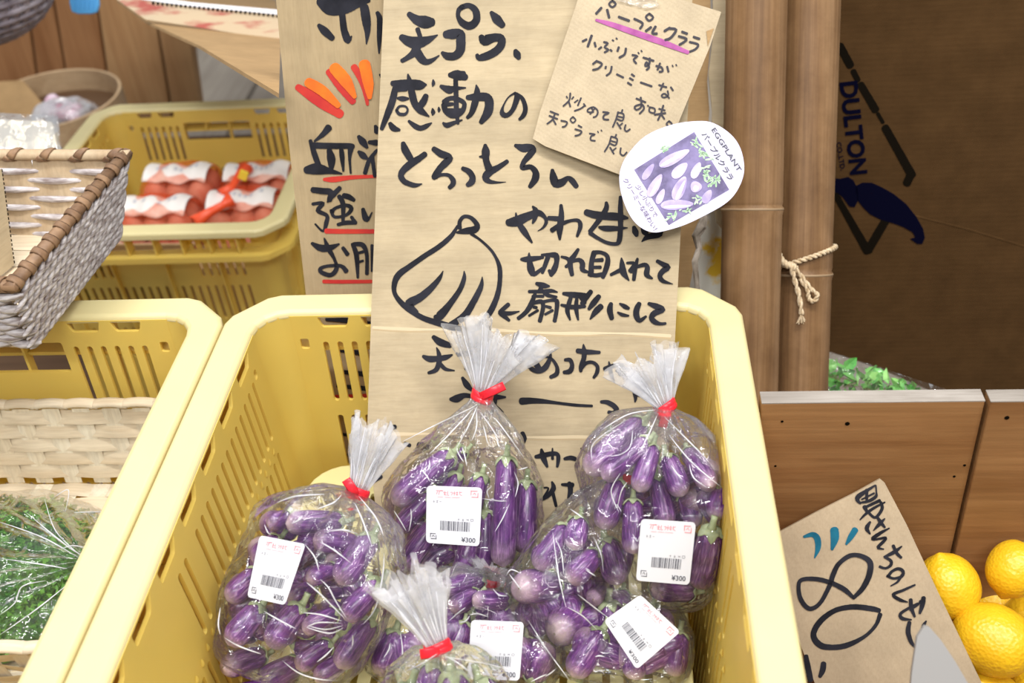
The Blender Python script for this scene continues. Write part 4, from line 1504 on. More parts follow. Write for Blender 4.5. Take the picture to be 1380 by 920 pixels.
# frosted sleeve corner in the near foreground
PG = Plane(onz(1262, 900, -0.03), (0.0, -0.80, 0.60))
v, f = slab([PG.at(1246, 843), PG.at(1253, 845), PG.at(1268, 862), PG.at(1288, 892), PG.at(1345, 990), PG.at(1222, 990), PG.at(1229, 905), PG.at(1236, 858)], PG.n, 0.0025)
mk('plastic_sleeve', v, f, m_plain('frosted_grey_plastic', (0.30, 0.29, 0.28), 0.5), label='frosted grey plastic card sleeve at the bottom edge before the lemons', cat='sleeve')

# ---------------------------------------------------------------- weaving


def weave(root, P, N, S, T, sw, tw, amp, matS, matT, ns='stake', nt='strip', thk=0.0006, flatT=None, phase=0, per=10, span=(0, 1), mixed=False):
    """P(s,t) point, N normal; S stake positions, T row positions; widths in metres"""
    for s in S:
        pts, ups = [], []
        for i in range(per * 2):
            t = i / (per * 2 - 1)
            pts.append(P(s, t))
            ups.append(N(s, t))
        v, f = tube(pts, sw / 2, 6, True, ups=ups, flat=thk / sw)
        mk(ns, v, f, matS, root)
    for r, t in enumerate(T):
        pts, ups = [], []
        m = per * len(S)
        for i in range(m + 1):
            s = span[0] + (span[1] - span[0]) * i / m
            x = (s - S[0]) / (S[1] - S[0])
            o = math.cos(math.pi * (x + r + phase)) * amp
            pts.append(P(s, t) + N(s, t) * o)
            ups.append(N(s, t))
        v, f = tube(pts, tw / 2, 8, True, ups=ups, flat=(flatT if flatT else thk / tw))
        mk(nt, v, f, matT, root, smooth=flatT is not None)


def chip_tray():
    zt = -0.064
    yb = -0.050
    root = thing('woven_tray', 'pale tray woven from peeled wood strips inside the lower left crate', 'basket', (-0.19, -0.17, -0.145))
    Nb = lambda s, t: Vector((0, -0.94, 0.34))
    x0, x1 = -0.325, -0.044
    z0 = -0.138
    Pb = lambda s, t: Vector((x0 + (x1 - x0) * s, yb - 0.010 * t, zt - 0.004 - (zt - z0 - 0.004) * t))
    S = [0.03 + i * 0.0855 for i in range(12)]
    weave(root, Pb, Nb, S, [0.11, 0.29, 0.47, 0.65, 0.83], 0.0140, 0.0124, 0.0010, M['strip_v'], M['strip'], thk=0.0007)
    # base
    yb2 = yb - 0.011
    Pf = lambda s, t: Vector((x0 + (x1 - x0) * s, yb2 - 0.21 * t, z0 - 0.001 + 0.0 * s))
    Nf = lambda s, t: Vector((0, 0, 1))
    weave(root, Pf, Nf, S, [0.03 + 0.072 * i for i in range(14)], 0.0140, 0.0138, 0.0010, M['strip_v'], M['strip'], thk=0.0007, phase=1)
    # sides
    for x, sg_ in ((x1, -1), (x0, 1)):
        Ps = lambda s, t: Vector((x + sg_ * 0.010 * t, yb - 0.22 * s, zt - 0.004 - (zt - z0 - 0.004) * t))
        weave(root, Ps, lambda s, t: Vector((sg_ * 0.94, 0, 0.34)), [0.03 + i * 0.105 for i in range(10)], [0.11, 0.29, 0.47, 0.65, 0.83], 0.0140, 0.0124, 0.0010, M['strip_v'], M['strip'], thk=0.0007, per=6)
    Pq = lambda s, t: Vector((x0 + (x1 - x0) * s, yb - 0.22 + 0.010 * t, zt - 0.004 - (zt - z0 - 0.004) * t))
    weave(root, Pq, lambda s, t: Vector((0, 0.94, 0.34)), S, [0.11, 0.29, 0.47, 0.65, 0.83], 0.0140, 0.0124, 0.0010, M['strip_v'], M['strip'], thk=0.0007, per=6)
    # wrapped rim
    cs = [(x0, yb), (x1, yb), (x1, yb - 0.22), (x0, yb - 0.22)]
    for i in range(4):
        a, b = Vector((*cs[i], zt)), Vector((*cs[(i + 1) % 4], zt))
        n = int((b - a).length / 0.022)
        for k in range(n):
            p, q = a.lerp(b, k / n), a.lerp(b, (k + 1.25) / n)
            m_ = 6
            pts = [p.lerp(q, j / m_) + Vector((0, 0, 0.0018 * math.sin(math.pi * j / m_))) for j in range(m_ + 1)]
            v, f = tube(pts, 0.0048, 8, True, flat=0.62)
            mk('rim_wrap', v, f, M['strip'], root, smooth=True)


chip_tray()


def parsley():
    cx, cy, zb = -0.158, -0.172, -0.1365
    root = thing('parsley_bunch', 'round mound of dark green curly parsley under clear film in the woven tray', 'herbs', (cx, cy, zb), kind='stuff')
    rr = random.Random(5)
    g = G()
    RX, RY, RZ = 0.088, 0.078, 0.048
    for k in range(7500):
        t = rr.uniform(0, 2 * math.pi)
        h = rr.random() ** 0.5
        x, y = h * math.cos(t), h * math.sin(t)
        z = math.sqrt(max(0, 1 - h * h * 0.96))
        lump = 1 + 0.10 * noise.noise((x * 5, y * 5, 2.0))
        d = rr.uniform(0.84, 1.0)
        c = Vector((cx + x * RX * lump * d, cy + y * RY * lump * d, zb + z * RZ * lump * d + 0.002))
        a = Vector((rr.gauss(0, 1), rr.gauss(0, 1), rr.gauss(0, 1))).normalized()
        b = a.cross(Vector((rr.gauss(0, 1), rr.gauss(0, 1), rr.gauss(0, 1)))).normalized()
        n_ = a.cross(b)
        l, w_ = rr.uniform(.0025, .0055), rr.uniform(.0012, .0030)
        g.add([c - a * l * .4, c + b * w_ + n_ * w_ * .6, c + a * l * .6, c - b * w_ + n_ * w_ * .5], [(0, 1, 2), (0, 2, 3)])
    g.mk('curly_leaves', M['leaf'], root, kind='stuff')
    # dark inner mass
    v, f = grid(lambda s, t: Vector((cx + 0.83 * RX * math.cos(2 * math.pi * s) * math.sin(math.pi / 2 * t), cy + 0.83 * RY * math.sin(2 * math.pi * s) * math.sin(math.pi / 2 * t), zb + 0.83 * RZ * math.cos(math.pi / 2 * t) + 0.001)), 32, 12, True)
    mk('stems', v, f, M['leaf'], root, smooth=True)
    # film
    P_g = Plane((0, 0, zb + RZ * 0.95), (0, 0, 1)).at(122, 757)
    gx, gy = P_g.x, P_g.y

    def fn(s, t):
        a = 2 * math.pi * s
        r = 0.004 + t
        x, y = gx + (cx + 1.10 * RX * math.cos(a) - gx) * t, gy + (cy + 1.10 * RY * math.sin(a) - gy) * t
        h2 = ((x - cx) / RX) ** 2 + ((y - cy) / RY) ** 2
        z = zb + (RZ * 1.10 + 0.004) * math.sqrt(max(0.0, 1 - 0.86 * min(h2, 1.16))) + 0.003
        z += 0.020 * math.exp(-t * 9) * 1.0
        z += 0.0030 * (0.35 + t) * math.cos(13 * a + 2 * math.sin(3 * a)) * math.exp(-t * 1.4)
        z += 0.0025 * noise.noise((x * 60, y * 60, 0.3))
        return Vector((x, y, z))
    v, f = grid(fn, 160, 44, True)
    fo = mk('film', v, f, M['clearfilm'], root, smooth=True)
    bv = BVHTree.FromPolygons(v, f)
    fold_lines(bv, root, [((35, 690), (90, 735), (118, 752)), ((60, 672), (75, 715), (108, 748)), ((0, 703), (60, 725), (112, 755)), ((0, 752), (55, 760), (90, 766)), ((62, 782), (30, 790), (20, 812), (0, 828)),
                          ((100, 690), (150, 689)), ((88, 690), (92, 660), (70, 672)), ((0, 855), (50, 820), (100, 780)), ((125, 740), (100, 735), (85, 738))], None, 1.7)
    return root


def fold_lines(bv, root, lines, dflt, wpx=2.0, mat='crease'):
    """thin raised film folds following the surface, their bright glints put in as white"""
    for ln in lines:
        pts = [np.array(p, float) for p in ln]
        out = []
        n = len(pts)
        for i in range(n - 1):
            p0, p1, p2, p3 = pts[max(i - 1, 0)], pts[i], pts[i + 1], pts[min(i + 2, n - 1)]
            for j in range(7):
                out.append(cr(p0, p1, p2, p3, j / 7))
        out.append(pts[-1])
        path, rad = [], []
        last = dflt
        for i, p in enumerate(out):
            r = ray(*p).normalized()
            hit = bv.ray_cast(CV, r)
            if hit[0] is not None:
                q = hit[0] - r * 0.0006
                last = depth(q)
            elif last is not None:
                q = atd(p[0], p[1], last)
            else:
                continue
            path.append(q)
            e = i / (len(out) - 1)
            rad.append(wpx * 0.5 / FPX * depth(q) * (0.10 + 0.90 * math.sin(math.pi * min(max(e, 0.02), 0.98)) ** 0.9))
        if len(path) > 2:
            # smooth depth jumps
            dd = [depth(p) for p in path]
            px = [topx(p) for p in path]
            for it in range(4):
                dd = [dd[0]] + [min(dd[i], (dd[i - 1] + dd[i + 1]) / 2) for i in range(1, len(dd) - 1)] + [dd[-1]]
            path = [atd(px[i][0], px[i][1], dd[i]) for i in range(len(dd))]
            v, f = tube(path, rad, 6, True, ups=CAMBACK, flat=0.45)
            mk('film_fold_glint', v, f, M[mat], root, smooth=True)


parsley()


def wicker_basket():
    """grey-brown rectangular wicker basket, upper left"""
    zr, zb = 0.075, 0.012
    B = onz(168, 209, zr)       # back right corner of rim
    Fr = onz(17, 384, zr)       # front right corner
    dirY = (Fr - B)
    Ly = dirY.length
    dY = dirY.normalized()
    dX = Vector((dY.y, -dY.x, 0))
    if dX.x > 0:
        dX = -dX               # towards the left
    LX = 0.30
    ctr = B + dY * Ly / 2 + dX * LX / 2
    root = thing('wicker_basket', 'grey and brown wicker basket with wrapped rim at the left edge above the crates', 'basket', (ctr.x, ctr.y, zb - 0.002))
    sl = 0.30   # side slope
    dep = zr - zb

    def side(o, e, inn, L_, rows, stakes, span, ang=0.0, out=False):
        P = lambda s, t: o + e * (L_ * s) + inn * (sl * dep * t) * (1.0) + e * (0.0) + Vector((0, 0, -dep * t)) + e * (sl * dep * t * (0.5 - s) * 2 * 0.9)
        nn = (inn * 1.0 + Vector((0, 0, sl))).normalized()
        N = lambda s, t: nn
        return P, N
    inn = dX
    # inside faces: slats + grey floats
    # back wall: runs along dX from B
    Pb, Nb = side(B, dX, dY, LX, 0, 0, 0)
    S = [0.075 + i * 0.125 / 1.0 for i in range(8)]
    for s in S:
        pts = [Pb(s, t / 5) for t in range(6)]
        v, f = tube(pts, 0.0182, 6, True, ups=[Nb(0, 0)] * 6, flat=0.04)
        mk('slat', v, f, M['slat'], root)
    T = [0.20 + i * 0.112 for i in range(8)]

    def floats(P, N, S, T, rad, amp, tilt=0.0, twist=True, nm='weft'):
        for r, t in enumerate(T):
            pts, ups = [], []
            m = 12 * len(S)
            for i in range(m + 1):
                s = i / m
                x = (s - S[0]) / (S[1] - S[0])
                c = math.cos(math.pi * (x + r))
                pts.append(P(s, t + tilt * math.sin(math.pi * x)) + N(s, t) * (c * amp))
                ups.append(N(s, t))
            v, f = tube(pts, [rad * (0.75 + 0.35 * max(0, math.cos(math.pi * ((i / m - S[0]) / (S[1] - S[0]) + r)))) for i in range(m + 1)], 7, True, ups=ups, flat=0.7)
            mk(nm, v, f, M['rope'], root, smooth=True)
    floats(Pb, Nb, S, T, 0.0026, 0.0022)
    # right wall: outside shows twined cords
    Pr, Nr = side(B, dY, dX, Ly, 0, 0, 0)
    Nro = lambda s, t: -Nr(s, t)
    S2 = [0.035 + i * 0.062 for i in range(16)]
    for s in S2:
        pts = [Pr(s, t / 5) for t in range(6)]
        v, f = tube(pts, 0.0058, 6, True, ups=[Nr(0, 0)] * 6, flat=0.1)
        mk('slat', v, f, M['slat'], root)
    for r in range(9):
        t0 = 0.12 + r * 0.104
        for s in range(len(S2)):
            # slanted twined floats, each laid over the next
            sc = S2[s] + (0.031 if r % 2 else 0)
            pts = []
            for i in range(9):
                e = i / 8
                pts.append(Pr(max(-0.02, min(sc - 0.065 + e * 0.13, 1.05)), max(0.03, min(t0 - 0.11 + e * 0.22, 1.02))) - Nr(0, 0) * (0.0006 + 0.0034 * math.sin(math.pi * e)))
            v, f = tube(pts, [0.0007, 0.0013, 0.0017, 0.0020, 0.0021, 0.0020, 0.0017, 0.0013, 0.0007], 6, True)
            mk('twined_cord', v, f, M['rope'], root, smooth=True)
    # front wall and its outside
    Fo = B + dY * Ly
    Pf, Nf = side(Fo, dX, -dY, LX, 0, 0, 0)
    S3 = [0.03 + i * 0.075 for i in range(13)]
    for s in S3:
        pts = [Pf(s, t / 5) for t in range(6)]
        v, f = tube(pts, 0.0060, 6, True, ups=[Nf(0, 0)] * 6, flat=0.1)
        mk('slat', v, f, M['slat'], root)
    for r in range(9):
        t0 = 0.12 + r * 0.104
        for s in range(len(S3)):
            sc = S3[s] + (0.037 if r % 2 else 0)
            pts = []
            for i in range(7):
                e = i / 6
                pts.append(Pf(sc - 0.05 + e * 0.10, t0 + 0.02 - e * 0.06) - Nf(0, 0) * (0.001 + 0.0036 * math.sin(math.pi * e)))
            v, f = tube(pts, [0.0012, 0.0024, 0.0030, 0.0032, 0.0030, 0.0024, 0.0012], 6, True)
            mk('twined_cord', v, f, M['rope'], root, smooth=True)
    # base of wide slats
    k = sl * dep
    vv = [B + dX * (k - 0.002) + dY * (k - 0.002), B + dX * (k - 0.002) + dY * (Ly - k + 0.002), B + dX * (LX - k) + dY * (Ly - k + 0.002), B + dX * (LX - k) + dY * (k - 0.002)]
    v, f = slab([p + Vector((0, 0, -dep - 0.0028)) for p in vv], (0, 0, 1), 0.001)
    mk('base_lining', v, f, M['slat'], root)
    b0 = B + dX * k + dY * k + Vector((0, 0, -dep))
    for i in range(6):
        a = b0 + dY * ((Ly - 2 * k) * (i + 0.5) / 6)
        hw = (Ly - 2 * k) / 12 - 0.0006
        v, f = slab([a - dY * hw, a + dY * hw, a + dY * hw + dX * (LX - 2 * k), a - dY * hw + dX * (LX - 2 * k)], (0, 0, 1), 0.001)
        mk('base_slat', v, f, M['strip'], root)
    for i in range(6):
        a = b0 + dX * ((LX - 2 * k) * (i + 0.5) / 6) - Vector((0, 0, 0.0015))
        v, f = slab([a - dX * 0.018, a + dX * 0.018, a + dX * 0.018 + dY * (Ly - 2 * k), a - dX * 0.018 + dY * (Ly - 2 * k)], (0, 0, 1), 0.001)
        mk('base_slat', v, f, M['strip'], root)
    # rim: thick flat band with wraps
    cs = [B + dX * LX, B, Fo, Fo + dX * LX]
    for i in range(3):
        a, b = cs[i], cs[i + 1]
        e = (b - a).normalized()
        v, f = tube([a - e * 0.004, b + e * 0.004], 0.0052, 8, True, ups=Vector((0, 0, 1)), flat=0.8)
        mk('rim_core', v, f, M['slat'] if i == 0 else M['rim_wrap'], root, smooth=True)
        n = int((b - a).length / (0.030 if i == 0 else 0.017))
        for k_ in range(n + 1):
            c = a.lerp(b, (k_ + 0.3) / (n + 0.6))
            pts = []
            for j in range(13):
                t = 2 * math.pi * j / 12
                pts.append(c + e * (0.004 * math.sin(t / 2 + 0.4) * 2 - 0.004) + e.cross(Vector((0, 0, 1))) * (0.0056 * math.cos(t)) + Vector((0, 0, 1)) * (0.0048 * math.sin(t)))
            v, f = tube(pts, 0.0034, 6, True, ups=[(p - c - e * (p - c).dot(e)).normalized() for p in pts], flat=0.2)
            mk('rim_wrap', v, f, M['rim_wrap'], root, smooth=True)
    # corrugated sheet standing in the basket
    PX = Plane(b0 + dX * 0.052, dX * -1 + Vector((0, -0.2, 0.25)))
    v, f = slab([PX.at(-60, 225), PX.at(2, 228), PX.at(19, 357), PX.at(-60, 420)], PX.n, 0.004)
    mk('cardboard_divider', v, f, M['kraft'], label='pale corrugated cardboard divider standing inside the wicker basket', cat='cardboard')
    g = G()
    for i in range(22):
        e = i / 22
        p = PX.at(2 + 17 * e, 228 + 129 * e, -0.002)
        q = PX.at(2 + 17 * (e + 0.028), 228 + 129 * (e + 0.028), -0.002)
        v, f = tube([p, q], 0.0009, 5)
        g.add(v, f)
    g.mk('flute_edge', M['black_print'], root)


wicker_basket()

# ---------------------------------------------------------------- far upper left things


def far_left():
    # round grey basket: woven bowl, lower part in view
    c = atd(-42, -32, 1.35)
    R_ = 108 / FPX * 1.35
    root = thing('round_basket', 'dark grey round wicker basket in the top left corner', 'basket', (c.x, c.y, c.z - R_ * 0.75))
    zc = Vector((0, 0, 1))
    nst = 40
    for k in range(nst):
        a = 2 * math.pi * k / nst
        pts = []
        for i in range(9):
            t = i / 8 * 1.35
            pts.append(c + Vector((math.cos(a) * math.cos(t), math.sin(a) * math.cos(t), -math.sin(t) * 0.8)) * R_)
        v, f = tube(pts, 0.0066, 6, True, flat=0.5)
        mk('stake', v, f, M['grey_wicker'], root, smooth=True)
    for r in range(9):
        t = (r + 0.2) / 9 * 1.35
        pts = []
        for i in range(81):
            a = 2 * math.pi * i / 80
            rr = R_ * (1 + 0.012 * math.cos(nst / 2 * a + math.pi * r))
            pts.append(c + Vector((math.cos(a) * math.cos(t) * rr, math.sin(a) * math.cos(t) * rr, -math.sin(t) * 0.8 * R_)))
        v, f = tube(pts, 0.0048, 6, False)
        mk('weaver', v, f, M['grey_wicker'], root, smooth=True)
    # rim
    v, f = tube([c + Vector((math.cos(a) * R_, math.sin(a) * R_, 0.008)) for a in [2 * math.pi * i / 60 for i in range(61)]], 0.014, 8, False)
    mk('rim', v, f, M['grey_wicker'], root, smooth=True)
    # blue clip
    P_ = Plane(atd(113, 8, 1.5), (0, -1, 0.35))
    root = thing('clip', 'small blue plastic clip at the top edge in front of the planks', 'clip', tuple(P_.at(113, 19)))
    v, f = slab([P_.at(*p) for p in ((92, -20), (132, -20), (133, 8), (130, 17), (122, 19), (105, 19), (96, 16), (93, 4))], P_.n, 0.006)
    mk('body', v, f, M['blue'], root, bevel=0.002)
    for k in range(5):
        v, f = slab([P_.at(100 + k * 6, -18, 0.001), P_.at(102 + k * 6, -18, 0.001), P_.at(102 + k * 6, 12, 0.001), P_.at(100 + k * 6, 12, 0.001)], P_.n, 0.0015)
        mk('rib', v, f, M['blue'], root)
    # round steamed wood hoop
    z = -0.30
    cc = onz(66, 132, z)
    rx = (onz(158, 128, z) - cc).length
    root = thing('wood_hoop', 'round pale bentwood sieve behind the egg crate, upper left', 'sieve', (cc.x, cc.y, z - 0.06))
    sy_ = 1.0
    secs = [(1.0, 0.0), (1.0, -0.04), (0.955, -0.04), (0.955, 0.0)]
    n = 64
    v = [Vector((cc.x + rx * s * math.cos(2 * math.pi * k / n), cc.y + rx * s * math.sin(2 * math.pi * k / n), z + h)) for s, h in secs for k in range(n)]
    f = []
    for j in range(4):
        for k in range(n):
            k2 = (k + 1) % n
            f.append((j * n + k, ((j + 1) % 4) * n + k, ((j + 1) % 4) * n + k2, j * n + k2))
    mk('hoop', v, f, M['hoop'], root, smooth=False, bevel=0.001)
    v = [Vector((cc.x + rx * 0.955 * math.cos(2 * math.pi * k / n), cc.y + rx * 0.955 * math.sin(2 * math.pi * k / n), z - 0.039)) for k in range(n)]
    mk('mesh_base', v, [tuple(range(n))], M['wood_table'], root)
    # cardboard flap by the hoop
    P2_ = Plane(cc + Vector((-0.05, 0.03, 0.01)), (0.1, -0.75, 0.6))
    prism_px([(-40, 112), (30, 108), (34, 112), (82, 168), (60, 230), (-40, 230)], P2_, 0.004, 'cardboard_piece', M['kraft_mid'],
             label='brown cardboard flap standing in the sieve at the left edge', cat='cardboard')
    # purple onions in clear net
    rr = random.Random(2)
    zz = z - 0.02
    root = thing('shallot_bag', 'small white bag of purplish shallots lying in the round sieve', 'bag', tuple(onz(88, 160, zz - 0.02)))
    for k, (u, v_, r_) in enumerate(((72, 138, 11), (92, 145, 9), (104, 147, 8), (84, 152, 12), (66, 150, 11), (100, 158, 9))):
        c = onz(u, v_, zz + 0.004)
        r = r_ / FPX * depth(c)
        v, f = grid(lambda s, t: c + Vector((math.cos(2 * math.pi * s) * math.sin(math.pi * t), math.sin(2 * math.pi * s) * math.sin(math.pi * t), 1.0 * math.cos(math.pi * t))) * r * (1 + 0.1 * math.cos(5 * 2 * math.pi * s)), 14, 9, True)
        mk('shallot', v, f, M['purple_pack'], root, smooth=True)
    c = onz(86, 150, zz + 0.01)
    v, f = grid(lambda s, t: c + Vector((math.cos(2 * math.pi * s) * math.sin(math.pi / 2 * t) * 0.06, math.sin(2 * math.pi * s) * math.sin(math.pi / 2 * t) * 0.045, 0.032 * math.cos(math.pi / 2 * t) + 0.006 * noise.noise((s * 9, t * 5, 0))))
                - Vector((0, 0, 0.012)), 36, 12, True)
    mk('film', v, f, M['ruffle'], root, smooth=True)
    # clear film wrapped tray above the wicker basket
    P3 = Plane(onz(60, 200, -0.03), (0.05, -0.55, 0.83))
    root = thing('wrapped_tray', 'clear film wrapped pack with white lower edge behind the wicker basket', 'pack', tuple(P3.at(40, 235)))
    v, f = grid(lambda s, t: P3.at(-40 + s * (118 + 10 * t), 150 + 6 * s + t * 85, 0.012 * math.sin(math.pi * t) + 0.006 * noise.noise((s * 6, t * 5, 5.0)) + 0.003 * noise.noise((s * 19, t * 13, 1.0))), 44, 26)
    mk('film', v, f, M['clearfilm'], root, smooth=True)
    v, f = slab([P3.at(*p, -0.010) for p in ((-40, 158), (70, 163), (84, 232), (-40, 236))], P3.n, 0.012)
    mk('tray', v, f, m_plain('beige_tray', (0.62, 0.56, 0.45), 0.5), root, bevel=0.002)
    v, f = slab([P3.at(*p, 0.003) for p in ((-40, 196), (84, 203), (86, 222), (-40, 218))], P3.n, 0.002)
    mk('white_band', v, f, M['white_card'], root)
    # slanted printed cardboard box, top centre
    P4 = Plane(atd(300, 40, 1.30), (-0.15, -0.35, -0.93))
    root = thing('cardboard_box', 'tilted open cardboard box with printed edge hanging at the top left of the signs', 'box', tuple(P4.at(300, 60)))
    v, f = slab([P4.at(*p) for p in ((158, 0), (200, 30), (270, 62), (376, 126), (378, 60), (372, 0), (300, -14))], P4.n, 0.003)
    mk('under_panel', v, f, M['kraft_mid'], root)
    P5 = Plane(atd(270, 10, 1.26), (0.0, -0.9, 0.45))
    v, f = slab([P5.at(*p) for p in ((150, -6), (185, -2), (258, 8), (430, 26), (430, 64), (373, 54), (250, 34), (196, 26))], P5.n, 0.003)
    mk('printed_edge', v, f, M['red_box'], root)
    v, f = slab([P5.at(*p, 0.001) for p in ((196, -6), (258, 3), (430, 18), (430, 25), (258, 9), (190, -1))], P5.n, 0.002)
    mk('cut_edge', v, f, M['white_card'], root)
    g = G()
    for i in range(34):
        u = 205 + i * 6.2
        w_ = 0.2 + (u - 190) * 0.103
        v, f = slab([P5.at(u, w_ + 0.2, 0.0016), P5.at(u + 3.4, w_ + 0.6, 0.0016), P5.at(u + 2.6, w_ + 4.2, 0.0016), P5.at(u - 0.6, w_ + 3.8, 0.0016)], P5.n, 0.0005)
        g.add(v, f)
    g.mk('flute_edge', M['black_print'], root)
    # brown box inside below rear crate front, with marker print
    PZ = Plane((0, 0.480, 0), (0, -1, 0.05))
    b_ = board('cardboard_box', 'low brown cardboard carton inside the rear crate with bold black characters', [(100, 330), (262, 330), (262, 420), (100, 420)], PZ, 0.004, M['kraft_mid'], cat='box', off=0)
    g = G()
    strokes(g, "106,366,4 140,362,4;108,376,3 138,374,3;112,362,4 112,388,4;122,362,4 122,386,4;133,360,4 132,386,4;116,392,5 120,402,4;186,366,5 190,400,6", 0, 0, 1, PZ)
    g.mk('marker_print', M['black_print'], b_)


far_left()

# ---------------------------------------------------------------- eggs in nets


def egg_pack(cx, cy, yaw, lx, ly, z, eggs, label):
    root = thing('egg_pack', label, 'egg pack', (cx, cy, z - 0.002), group='netted egg packs in the rear crate')
    R = Matrix.Rotation(yaw, 3, 'Z')
    T = lambda x, y, h: Vector((cx, cy, z)) + R @ Vector((x, y, h))
    H = 0.042
    # white moulded tray
    sec = [(0.5, 0.0), (0.52, 0.018), (0.50, 0.018), (0.47, 0.002)]
    v, f = [], []
    oc_ = rrect(-1, -1, 1, 1, 0.25, 3)
    m = len(oc_)
    for s, h in sec:
        v += [T(p[0] * lx * s, p[1] * ly * s, h) for p in oc_]
    for j in range(3):
        for i in range(m):
            i2 = (i + 1) % m
            f.append((j * m + i, j * m + i2, (j + 1) * m + i2, (j + 1) * m + i))
    f.append(tuple(range(m))[::-1])
    f.append(tuple(3 * m + i for i in range(m)))
    mk('tray', v, f, m_plain('clear_white_tray', (0.78, 0.62, 0.55), 0.3), root)
    # paper label draped over
    v, f = grid(lambda s, t: T((s - 0.5) * lx * 0.86, (t - 0.42) * ly * 0.80 + 0.003 * math.sin(s * 9), H + 0.020 - 0.013 * (2 * (t - 0.42)) ** 2 + 0.0024 * math.cos(s * math.pi * 5)), 36, 12)
    mk('paper_label', v, f, m_plain('white_paper_label', (0.88, 0.84, 0.80), 0.6), root, smooth=True, solid=0.0004)
    g = G()
    rr = random.Random(int(cx * 999))
    for k in range(9):
        s = 0.15 + 0.08 * k
        v, f = grid(lambda a, b: T((s + a * 0.05 - 0.5) * lx * 0.86, (0.33 + b * 0.14 - 0.42) * ly * 0.80 + 0.003 * math.sin((s + a * 0.05) * 9), H + 0.0208 - 0.013 * (2 * (0.33 + b * 0.14 - 0.42)) ** 2 + 0.0024 * math.cos((s + a * 0.05) * math.pi * 5)), 3, 3)
        if rr.random() < 0.7:
            g.add(v, f)
    g.mk('label_print', M['light_print'], root)
    # net
    def nf(s, t):
        a = 2 * math.pi * s
        b = math.pi / 2 * t
        sx = abs(math.cos(a)) ** 0.5 * (1 if math.cos(a) > 0 else -1)
        sy = abs(math.sin(a)) ** 0.5 * (1 if math.sin(a) > 0 else -1)
        w_ = math.sin(b) ** 0.5
        hh = (H + 0.016) * math.cos(b) ** 0.55
        p = T(sx * lx * 0.56 * w_, sy * ly * 0.56 * w_, hh + 0.002)
        return p + Vector((0, 0, 0.006 * noise.noise(p * 38) * math.cos(b)))
    v, f = grid(nf, 56, 18, True)
    mk('net', v, f, M['net'], root, smooth=True)
    n = 0
    for ix, iy in eggs:
        ex, ey = (ix - 1) * lx * 0.31, (iy - 0.5) * ly * 0.42
        c = T(ex, ey, 0.026)
        v, f = grid(lambda s, t: c + Vector((math.cos(2 * math.pi * s) * math.sin(math.pi * t) * 0.0195, math.sin(2 * math.pi * s) * math.sin(math.pi * t) * 0.0195, 0.0235 * math.cos(math.pi * t))), 22, 14, True)
        side = {0: 'left', 1: 'middle', 2: 'right'}[ix]
        rw = 'front' if iy == 0 else 'back'
        mk('egg', v, f, M['egg'], smooth=True, label='brown egg, %s of the %s row in the pack %s' % (side, rw, label.split(',')[0].replace('netted egg pack ', '')), cat='egg', group='brown eggs in red nets')


EZ = -0.325


def zat(u, v_):
    return onz(u, v_, EZ + 0.03)


# packs rest on a folded carton inside the rear crate
bx = boxv((-0.2850, 0.6350, (EZ - 0.003 - 0.5055) / 2), (0.245, 0.22, (EZ - 0.003 + 0.5055)))
mk('cardboard_box', *bx, M['kraft_mid'], label='closed brown carton under the egg packs in the rear crate', cat='box', bevel=0.002)
for (u, v_, yaw, lbl) in ((252, 252, -0.06, 'netted egg pack at the back left, label arched over it'), (372, 250, 0.10, 'netted egg pack at the back right, cut off by the signs'),
                          (212, 297, -0.04, 'netted egg pack at the front left, behind the wicker basket'), (338, 288, 0.14, 'netted egg pack at the front right, by the crate corner')):
    c = zat(u, v_)
    c.x = (-0.218 if u > 300 else -0.336) + (0.003 if v_ < 270 else 0)
    egg_pack(c.x, c.y, yaw * 0.4, 0.106, 0.076, EZ, [(i, j) for i in range(3) for j in range(2)], lbl)
# gathered net tails
for pts, lb_ in ((((300, 262), (312, 252), (322, 238), (332, 226)), 'a'), (((262, 300), (285, 285), (300, 276), (312, 268)), 'b')):
    z_ = EZ + 0.060
    pth = [onz(u, v_, z_ + i * 0.004) for i, (u, v_) in enumerate(pts)]
    v, f = tube(pth, [0.010, 0.006, 0.005, 0.010], 12)
    v = [p + Vector((noise.noise(p * 130), noise.noise(p * 130 + Vector((5, 5, 5))), 0)) * 0.004 for p in v]
    mk('net_tail', v, f, M['net_solid'], smooth=True, label='gathered orange red net end %s' % ('with a yellow clip, highest in the egg crate' if lb_ == 'a' else 'lying between the front egg packs'), cat='net')
c = onz(328, 236, EZ + 0.078)
v, f = boxv(c, (0.012, 0.005, 0.014), Matrix.Rotation(0.5, 3, 'Y'))
mk('net_clip', v, f, m_plain('yellow_clip', (0.9, 0.65, 0.05), 0.4), label='tiny yellow clip closing the orange net end', cat='clip', bevel=0.001)
# ---------------------------------------------------------------- eggplants


def inside(p, r):
    """is a point with clearance r inside the crate, above the raised floor, in front of the sign"""
    d = -p.z * 0.0533
    return (0.0255 + d + r < p.x < 0.3465 - d - r) and p.z > -0.1345 + r and (p - PS.p0).dot(NS) > r + 0.001


def bring_in(p, r):
    for i in range(13):
        if inside(p, r):
            break
        p = p + (CV - p) * 0.004
    return p


